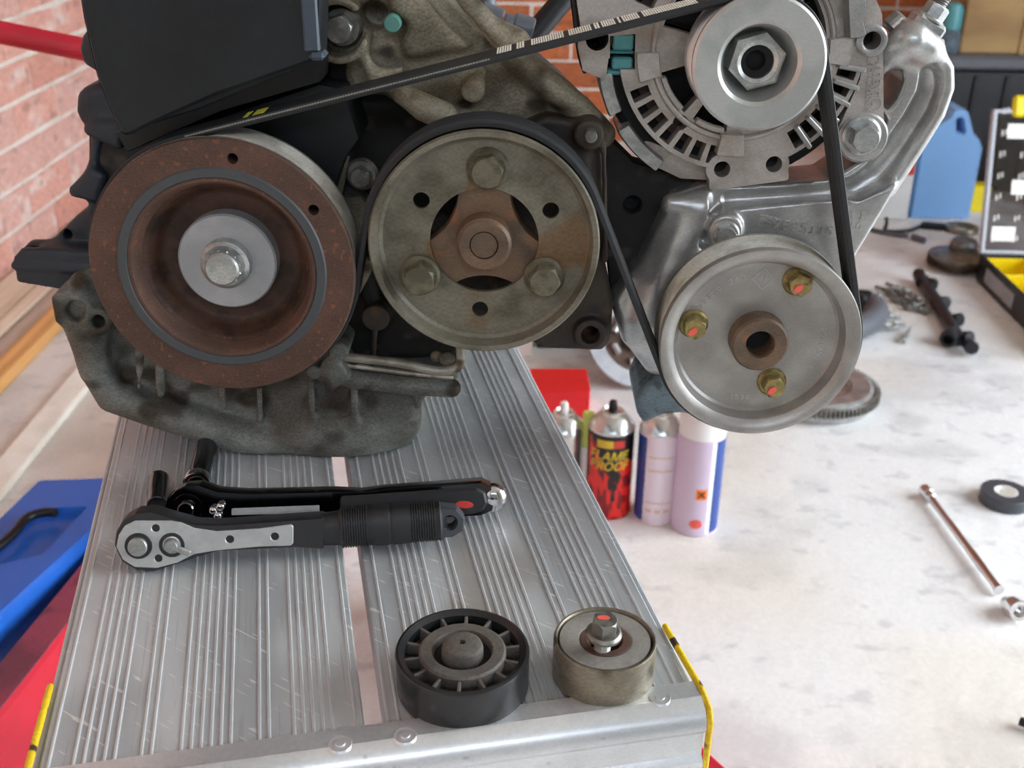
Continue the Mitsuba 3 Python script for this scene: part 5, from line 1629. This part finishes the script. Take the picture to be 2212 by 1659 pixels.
# flywheel, clutch plate and pressure plate parts
fy = at_z(1795, 868, 0.0)
fr = (A([fy[0] - 0.03, fy[1] + 0.01, 0.030]), A([1.0, 0, 0]), A([0, 1.0, 0]), A([0, 0, -1.0]))
fw = 'flywheel'
say(fw, 'toothed steel flywheel lying on the floor behind the power steering pulley', 'flywheel')
teeth = []
n = 88
for i in range(n):
    a = i * 2 * PI / n
    for da, r in ((-0.30, 0.1055), (-0.14, 0.1115), (0.14, 0.1115), (0.30, 0.1055)):
        t = a + da * 2 * PI / n
        teeth.append((r * math.cos(t), r * math.sin(t)))
part(fw, 'ring_gear', prism(Polygon(teeth).difference(Point(0, 0).buffer(0.098, 40)), 0.0, 0.014, 0.001, fr, True), 'steel_dull', False, label='toothed ring gear')
part(fw, 'disc', lathe([(0.016, 0.006), (0.060, 0.006), (0.064, -0.004), (0.093, -0.006), (0.0985, -0.003), (0.0985, 0.028), (0.016, 0.028), (0.016, 0.006)], fr, 96), 'alu_clean', 30)
cl = at_z(1365, 835, 0.0)
fr2 = frame((cl[0] + 0.005, cl[1] + 0.04, 0.072), (0.96, 0.28, 0), (0.12, 0.75, 0.75))
cd = 'clutch_disc'
say(cd, 'round grey clutch disc leaning behind the spray cans', 'clutch disc')
part(cd, 'lining', lathe([(0.058, 0), (0.086, 0), (0.087, 0.001), (0.087, 0.007), (0.058, 0.007), (0.058, 0)], fr2, 72), 'washer_grey', 30)
part(cd, 'plate', lathe([(0.014, 0.002), (0.060, 0.002), (0.060, 0.005), (0.014, 0.005), (0.014, 0.002)], fr2, 60), 'rust_dark', 30)
part(cd, 'hub', lathe([(0.010, -0.012), (0.019, -0.012), (0.021, -0.009), (0.021, 0.010), (0.010, 0.010), (0.010, -0.012)], fr2, 36), 'steel_dull', 30)
for k in range(6):
    a = k * PI / 3 + 0.3
    part(cd, 'spring', rod(fr2[0] + 0.040 * (math.cos(a) * fr2[1] + math.sin(a) * fr2[2]) - 0.010 * (-math.sin(a) * fr2[1] + math.cos(a) * fr2[2]),
                           fr2[0] + 0.040 * (math.cos(a) * fr2[1] + math.sin(a) * fr2[2]) + 0.010 * (-math.sin(a) * fr2[1] + math.cos(a) * fr2[2]), 0.0065, 14), 'zinc', 30)
pp2 = at_z(1400, 800, 0.0)
fr3 = (A([pp2[0] + 0.02, pp2[1] + 0.10, 0.035]), A([1.0, 0, 0]), A([0, 1.0, 0]), A([0, 0, -1.0]))
part('pressure_plate', 'cover', lathe([(0.035, -0.012), (0.075, -0.006), (0.082, 0.004), (0.105, 0.010), (0.105, 0.034), (0.035, 0.034), (0.035, -0.012)], fr3, 72), 'washer_grey', 30)
part('pressure_plate', 'fingers', cat([cbox((0.016, -0.004, -0.018), (0.040, 0.004, -0.012), 0.0008, (fr3[0], A([math.cos(a), math.sin(a), 0]), A([-math.sin(a), math.cos(a), 0]), fr3[3])) for a in np.arange(18) * 2 * PI / 18]), 'steel_dull', False)
say('pressure_plate', 'grey round pressure plate lying behind the clutch disc', 'pressure plate')
# --- chrome extension bar and tape
e0, e1 = at_z(1996, 1056, 0.010), at_z(2190, 1318, 0.010)
d = (e1 - e0) / np.linalg.norm(e1 - e0)
eb = 'extension_bar'
L = np.linalg.norm(e1 - e0)
f = dirframe(e0, d)
say(eb, 'chrome socket extension bar lying on the bare concrete at right', 'extension bar')
part(eb, 'shaft', lathe([(0, 0.02), (0.0055, 0.02), (0.0055, L * 0.55), (0.0060, L * 0.56), (0.0060, L * 0.70), (0.0055, L * 0.71), (0.0055, L * 0.82), (0.0072, L * 0.86), (0, L * 0.86), (0, 0.02)], f, 32), 'chrome', 30)
part(eb, 'drive_end', lathe([(0, 0.0), (0.0080, 0.0), (0.0092, 0.0015), (0.0092, 0.016), (0.0078, 0.018), (0.0082, 0.019), (0.0082, 0.027), (0.0060, 0.030), (0, 0.030), (0, 0.0)], f, 32), 'chrome', 30)
fs = dirframe(e1 + A([0, 0, 0.004]), d * A([1, 1, 1]) + A([0, -0.15, 0.35]))
sk = 'socket_002'
say(sk, 'short chrome socket on the near end of the extension bar', 'socket')
part(sk, 'body', lathe([(0.0070, 0.004), (0.0080, 0.014), (0.0128, 0.014), (0.0135, 0.012), (0.0135, -0.004), (0.0105, -0.010), (0.0085, -0.020), (0, -0.020), (0, 0.004), (0.0070, 0.004)], fs, 40), 'chrome', 30)
tp = at_z(2168, 1085, 0.0)
f = (A([tp[0], tp[1], 0.019]), A([1.0, 0, 0]), A([0, 1.0, 0]), A([0, 0, -1.0]))
et = 'electrical_tape'
say(et, 'roll of black electrical tape lying on the concrete at the right edge', 'tape roll')
part(et, 'roll', lathe([(0.0165, 0.0), (0.0345, 0.0), (0.0352, 0.0008), (0.0352, 0.0182), (0.0345, 0.019), (0.0165, 0.019), (0.0165, 0.0)], f, 72), 'tape_black', 30)
part(et, 'core', lathe([(0.0150, -0.0003), (0.0164, -0.0003), (0.0164, 0.0188), (0.0150, 0.0188), (0.0150, -0.0003)], f, 48), 'label_white', 30, label='white cardboard core')
q = at_z(2212, 1560, 0.008)
put('allen_key', tube([q + A([-0.004, 0.002, 0]), q + A([0.02, -0.012, 0]), q + A([0.06, -0.03, 0]), q + A([0.068, -0.036, 0.0]), q + A([0.070, -0.06, 0])], 0.005, 8, 20), 'black_plastic', 40, label='end of a dark bent rod at the lower right edge of the floor', category='allen key')

# --- organiser case, right edge
og = 'organiser_case'
say(og, 'black organiser case with yellow trays and an upright clear lid at the right edge', 'case')
o0 = at_z(2108, 640, 0.0)
oh = 0.062
t0 = at_z(2118, 548, oh)
t1 = at_z(2300, 720, oh)
nd = (t1 - t0)[:2] / np.linalg.norm((t1 - t0)[:2])
# left long side runs from its far corner t0 towards the camera
sd_ = A([nd[0], nd[1], 0])
rt_ = A([-sd_[1], sd_[0], 0])
if rt_[0] < 0:
    rt_ = -rt_
of = (A([t0[0], t0[1], 0]), rt_, A([0, 0, 1.0]), sd_)
OW, OL = 0.36, 0.46
part(og, 'side_wall', cbox((0, 0, 0), (0.006, oh, OL), 0.002, of), 'black_plastic', False)
part(og, 'side_wall', cbox((OW, 0, 0), (OW + 0.006, oh, OL), 0.002, of), 'black_plastic', False)
part(og, 'end_wall', cbox((0.006, 0, 0), (OW, oh, 0.006), 0.002, of), 'black_plastic', False)
part(og, 'end_wall', cbox((0.006, 0, OL - 0.006), (OW, oh, OL), 0.002, of), 'black_plastic', False)
part(og, 'base', cbox((0.006, 0, 0.006), (OW, 0.005, OL - 0.006), 0.001, of), 'black_plastic', False)
part(og, 'sticker', cbox((-0.0008, 0.014, 0.05), (0.0002, 0.046, 0.21), 0.0003, of), 'washer_grey', False, label='worn grey sticker')
for i in range(4):
    for j in range(4):
        x0, y0 = 0.010 + i * 0.087, 0.010 + j * 0.111
        tr = cat(cbox((x0, 0.006, y0), (x0 + 0.084, 0.009, y0 + 0.107), 0.001, of), cbox((x0, 0.006, y0), (x0 + 0.0025, 0.056, y0 + 0.107), 0.0008, of), cbox((x0 + 0.0815, 0.006, y0), (x0 + 0.084, 0.056, y0 + 0.107), 0.0008, of),
                 cbox((x0, 0.006, y0), (x0 + 0.084, 0.056, y0 + 0.0025), 0.0008, of), cbox((x0, 0.006, y0 + 0.1045), (x0 + 0.084, 0.056, y0 + 0.107), 0.0008, of))
        part(og, 'tray', tr, 'yellow_plastic', False)
# the lid stands up from the far edge, leaning back a little
lidv = A([0, 0, 1.0]) * math.cos(0.27) + -sd_ * math.sin(0.27)
hf_ = (of[0] + A([0, 0, oh]) - sd_ * 0.002, rt_, lidv, np.cross(rt_, lidv) * -1)
LH = 0.312
part(og, 'lid_sheet', cbox((0.006, 0.004, 0.0), (OW - 0.006, LH - 0.006, 0.0015), 0.0004, hf_), 'clear_plastic', False, label='clear lid')
lidm = []
for a, b in (((0, 0, -0.002), (0.009, LH, 0.014)), ((OW - 0.009, 0, -0.002), (OW, LH, 0.014)), ((0, LH - 0.008, -0.002), (OW, LH, 0.014)), ((0, 0, -0.002), (OW, 0.008, 0.014))):
    lidm.append(cbox(a, b, 0.002, hf_))
part(og, 'lid_frame', cat(lidm), 'lid_grey', False, label='whitish lid rim')
part(og, 'latch', cbox((0.040, LH - 0.016, -0.008), (0.092, LH + 0.030, 0.010), 0.006, hf_), 'yellow_plastic', False, label='yellow latch')
for k, (x, y) in enumerate(((0.034, 0.250), (0.054, 0.130), (0.020, 0.028), (0.20, 0.250), (0.215, 0.13))):
    part(og, 'label', cbox((x, y, -0.0012), (x + 0.052, y + 0.032, -0.0002), 0.0003, hf_), 'label_white', False, label='white paper label')
nubs = []
for r in range(7):
    for cc_ in range(7):
        x, y = 0.022 + cc_ * 0.045, 0.025 + r * 0.046
        nubs.append(cbox((x, y, -0.0018), (x + 0.003, y + 0.013, -0.0004), 0.0006, hf_))
        nubs.append(cbox((x + 0.008, y + 0.004, -0.0018), (x + 0.011, y + 0.015, -0.0004), 0.0006, hf_))
part(og, 'moulded_clips', cat(nubs), 'label_white', False, kind='stuff')

# things seen behind the clear lid
q = at_z(2200, 470, 0.0)
put('orange_hose', tube([A([q[0] + 0.10 + 0.085 * math.cos(a), q[1] - 0.06, 0.16 + 0.125 * math.sin(a)]) for a in np.linspace(-PI * 0.5, PI * 1.4, 15)], 0.011, 12, 60), 'print_orange', 40,
    label='coil of orange hose behind the clear organiser lid', category='hose')
put('red_canister', lathe([(0, 0), (0.075, 0), (0.078, -0.004), (0.078, -0.20), (0.06, -0.225), (0.03, -0.235), (0, -0.235), (0, 0)], (A([q[0] + 0.16, q[1] + 0.08, 0]), A([1.0, 0, 0]), A([0, 1.0, 0]), A([0, 0, -1.0])), 48), 'print_red', 30,
    label='red canister behind the clear organiser lid', category='canister')

# --- jugs, crate, cardboard box by the back wall
def jug(name, label, cx, cy, w, d, h, m, cap, rot=0.0):
    say(name, label, 'jug', 'plastic jugs')
    f = frame((cx, cy, 0), (math.cos(rot), math.sin(rot), 0), (0, 0, 1))
    side = soft([(-w / 2, 0.0), (w / 2, 0.0), (w / 2, h * 0.66), (w * 0.42, h * 0.74), (w * 0.30, h * 0.80), (w * 0.16, h * 0.98), (w * 0.04, h), (-w * 0.08, h), (-w * 0.12, h * 0.93), (-w * 0.30, h * 0.86), (-w * 0.44, h * 0.78), (-w / 2, h * 0.70)], 0.012)
    hole = soft([(w * 0.02, h * 0.80), (w * 0.17, h * 0.78), (w * 0.08, h * 0.92), (-w * 0.02, h * 0.92)], 0.008)
    part(name, 'body', prism(side.difference(hole), -d / 2, d / 2, 0.016, f, True), m, 40)
    part(name, 'cap', rod(f[0] + f[1] * (-w * 0.30) + A([0, 0, h * 0.85]), f[0] + f[1] * (-w * 0.30) + A([0, 0, h * 0.97]), 0.021, 28), cap, 30)


q = at_z(2020, 473, 0.0)
jug('plastic_jug', 'blue plastic jug with a moulded handle, standing near the back wall', q[0] + 0.012, q[1] + 0.06, 0.155, 0.12, 0.285, 'blue_jug_plastic', 'white_plastic')
q = at_z(1898, 478, 0.0)
jug('plastic_jug_001', 'white plastic jug with a red label, left of the blue jug', q[0] - 0.005, q[1] + 0.07, 0.165, 0.12, 0.27, 'white_plastic', 'print_red')
part('plastic_jug_001', 'red_label', cbox((0.02, 0.12, -0.0012), (0.078, 0.165, 0.001), 0.0003, frame((q[0] - 0.005, q[1] + 0.0095, 0), (1, 0, 0), (0, 0, 1))), 'print_red', False, label='red label')
q = at_z(2075, 440, 0.0)
cr = 'crate'
say(cr, 'dark crate with a grey lid behind the blue jug, under the cardboard box', 'crate')
cf_ = frame((q[0] - 0.10, q[1] + 0.13, 0), (1, 0, 0), (0, 0, 1))
part(cr, 'body', cbox((0, 0, 0), (0.62, 0.34, 0.33), 0.012, cf_), 'black_plastic', False)
part(cr, 'lid', cbox((-0.012, 0.335, -0.012), (0.632, 0.372, 0.342), 0.008, cf_), 'grey_bin', False, label='grey lid')
for k in range(7):
    part(cr, 'rib', cbox((0.04 + k * 0.085, 0.02, -0.007), (0.05 + k * 0.085, 0.32, 0.002), 0.002, cf_), 'black_plastic', False)
b0 = at_y(2058, 172, cf_[0][1] + 0.05)
bw_ = at_y(2205, 172, cf_[0][1] + 0.05)[0] - b0[0]
kb = 'cardboard_box'
kf = frame((b0[0], cf_[0][1] + 0.04, 0.3725), (1, -0.06, 0), (0, 0, 1))
say(kb, 'brown cardboard box with a worn corner, standing on the grey crate lid', 'box')
part(kb, 'carton', cbox((0, 0, 0), (0.42, 0.36, 0.26), 0.004, kf), 'card_brown', False)
part(kb, 'tape_seam', cbox((-0.0006, 0.115, -0.0008), (0.12, 0.119, 0.0004), 0.0002, kf), 'card_brown', False)
part(kb, 'corner_flap', cbox((0.155, 0.0, -0.006), (0.20, 0.36, 0.0002), 0.002, kf), 'card_brown', False, label='lighter folded edge')
q = at_y(2042, 150, cf_[0][1] + 0.06)
bt_ = 'teal_bottle'
say(bt_, 'small teal capped bottle standing on the grey crate lid, left of the cardboard box', 'bottle')
tf_ = (A([q[0] - 0.005, cf_[0][1] + 0.06, 0.3722]), A([1.0, 0, 0]), A([0, 1.0, 0]), A([0, 0, -1.0]))
part(bt_, 'body', lathe([(0, 0), (0.028, 0), (0.030, -0.004), (0.030, -0.05), (0.022, -0.062), (0, -0.062), (0, 0)], tf_, 40), 'rag_blue', 35)
part(bt_, 'cap', lathe([(0, -0.0615), (0.026, -0.0615), (0.026, -0.11), (0.020, -0.125), (0.010, -0.13), (0, -0.13), (0, -0.0615)], tf_, 36), 'teal_plastic', 35)
put('yellow_box', cbox((0, 0, 0), (0.05, 0.07, 0.05), 0.003, frame(at_z(2093, 458, 0.0), (1, 0, 0), (0, 0, 1))), 'yellow_plastic', False, label='small yellow box between the blue jug and the organiser lid', category='box')

# --- cables and loose parts on the far floor
def fl(x, y, z):
    return at_z(x, y, z)


put('black_cable', tube([fl(x, y, z) for x, y, z in ((1914, 470, 0.045), (1914, 488, 0.025), (1912, 498, 0.006), (1938, 500, 0.006), (1975, 494, 0.006), (2010, 483, 0.006))], 0.0045, 10, 50), 'black_plastic', 40, label='black cable curling in front of the white jug', category='cable')
put('grey_cable', cat(tube([fl(x, y, z) for x, y, z in ((1860, 488, 0.006), (1900, 500, 0.006), (1962, 510, 0.006))], 0.0055, 10, 20), rod(fl(1970, 511, 0.008), fl(1998, 520, 0.008), 0.008, 14)), 'grey_bin', 40,
    label='grey cable with a dark plug lying on the floor', category='cable')
put('cable_connector', cbox((-0.03, 0, -0.012), (0.03, 0.016, 0.012), 0.004, frame(fl(2015, 495, 0.0), (1, -0.3, 0), (0, 0, 1))), 'black_plastic', False, label='small black connector on the floor before the blue jug', category='connector')
put('metal_ring', lathe([(0.030, 0.0), (0.040, 0.0), (0.042, 0.004), (0.042, 0.014), (0.030, 0.014), (0.030, 0.0)], (fl(2078, 488, 0.014), A([1.0, 0, 0]), A([0, 1.0, 0]), A([0, 0, -1.0])), 40), 'idler_steel', 30, label='flat metal ring on the floor right of the connector', category='ring')
# strainer
q = fl(2065, 580, 0.0)
sf_ = (A([q[0], q[1], 0.0]), A([1.0, 0, 0]), A([0, 1.0, 0]), A([0, 0, -1.0]))
sn = 'strainer'
say(sn, 'round brown metal strainer lying beside the organiser case', 'strainer')
part(sn, 'bowl', lathe([(0, 0), (0.040, 0), (0.060, -0.016), (0.066, -0.030), (0.066, -0.034), (0.040, -0.036), (0.022, -0.038), (0, -0.038), (0, 0)], sf_, 56), 'idler_steel', 30)
part(sn, 'rim_ribs', cat([cbox((0.0560, -0.0012, -0.031), (0.0675, 0.0012, -0.010), 0.0004, (sf_[0], A([math.cos(a), math.sin(a), 0]), A([-math.sin(a), math.cos(a), 0]), sf_[3])) for a in np.arange(48) * 2 * PI / 48]), 'rust_dark', False)
part(sn, 'neck', lathe([(0, -0.036), (0.030, -0.036), (0.032, -0.050), (0.026, -0.060), (0, -0.060), (0, -0.036)], (sf_[0] + A([0.02, 0.03, 0]), *sf_[1:]), 36), 'steel_dull', 30)
# black manifold-like connector rail
pts = [(1995, 605), (2015, 640), (2035, 670), (2055, 705), (2075, 735)]
fr_ = 'fuel_rail'
say(fr_, 'black plastic rail with stubby connectors lying on the floor before the organiser', 'rail')
part(fr_, 'rail', tube([fl(x, y, 0.016) for x, y in pts], 0.013, 14, 24), 'black_plastic', 40)
for (x, y), (dx, dy) in zip(((1990, 612), (2010, 622), (2030, 652), (2060, 690), (2078, 728), (2090, 742)), ((-6, -22), (4, -12), (14, 2), (16, 0), (18, 2), (10, 10))):
    part(fr_, 'connector', rod(fl(x, y, 0.016), fl(x + dx, y + dy, 0.022), 0.012, 16, None, 0.0135), 'black_plastic', 30)
part(fr_, 'open_end', lathe([(0.010, -0.016), (0.0155, -0.016), (0.017, -0.012), (0.017, 0.02), (0.0, 0.02), (0.0, 0.006), (0.010, 0.006), (0.010, -0.016)], dirframe(fl(2052, 728, 0.019), (0.6, 0.9, 0)), 24), 'black_plastic', 30)
# grey pipe elbow and shiny brackets near the power steering pulley
q = fl(1862, 690, 0.0)
pe = 'pipe_elbow'
say(pe, 'grey metal pipe elbow on the floor just right of the power steering pulley', 'pipe')
part(pe, 'pipe', tube([fl(1820, 720, 0.03), fl(1860, 705, 0.03), fl(1885, 690, 0.03), fl(1892, 668, 0.03), fl(1875, 655, 0.03)], 0.024, 18, 30), 'grey_bin', 40)
part(pe, 'mouth', tube([fl(1875, 655, 0.032), fl(1858, 652, 0.034), fl(1845, 655, 0.034)], 0.026, 18, 8), 'black_plastic', 40)
for i, (x, y) in enumerate(((1915, 680), (1930, 690), (1942, 705), (1922, 710), (1890, 640))):
    q = fl(x, y, 0.008)
    put('hose_clip', cat(tube([q + A([0.012 * math.cos(a), 0.012 * math.sin(a) * 0.6, 0.006 * math.sin(a * 0.5)]) for a in np.linspace(0, 5.6, 12)], 0.0022, 8, 30), cbox((-0.006, -0.002, -0.004), (0.006, 0.004, 0.004), 0.001, frame(q + A([0.010, 0, 0.002]), (1, 0.3, 0), (0, 0, 1)))), 'zinc', 30,
        label='bright metal hose clip in the small heap by the grey pipe elbow', category='hose clip', group='hose clips on the floor')
rr_ = np.random.default_rng(21)
spots = [(1915, 628), (1925, 635), (1935, 622), (1945, 632), (1955, 640), (1950, 625), (1965, 650), (1975, 660), (1985, 668), (1970, 640), (1960, 662), (1992, 655), (1980, 645), (2000, 672), (1948, 652), (1938, 646)]
for i, (x, y) in enumerate(spots):
    q = fl(x, y, 0.008)
    a = rr_.uniform(0, PI)
    d = A([math.cos(a), math.sin(a), 0.12])
    f = dirframe(q, d)
    key = number('loose_bolt')
    say(key, 'small dull bolt in the heap beside the black connector rail', 'bolt', 'loose bolts on the floor')
    part(key, 'head', hexhead(f, 0.0078, 0.006, None, 0, a), 'steel_dull', 30)
    part(key, 'shank', rod(q, q + d / np.linalg.norm(d) * 0.026, 0.0042, 12), 'steel_dull', 30)
q0, q1 = fl(1950, 738, 0.006), fl(1968, 706, 0.012)
put('punch', rod(q0, q1, 0.0075, 16, None, 0.002), 'zinc', 30, label='pointed pale metal punch lying left of the black connector rail', category='punch')
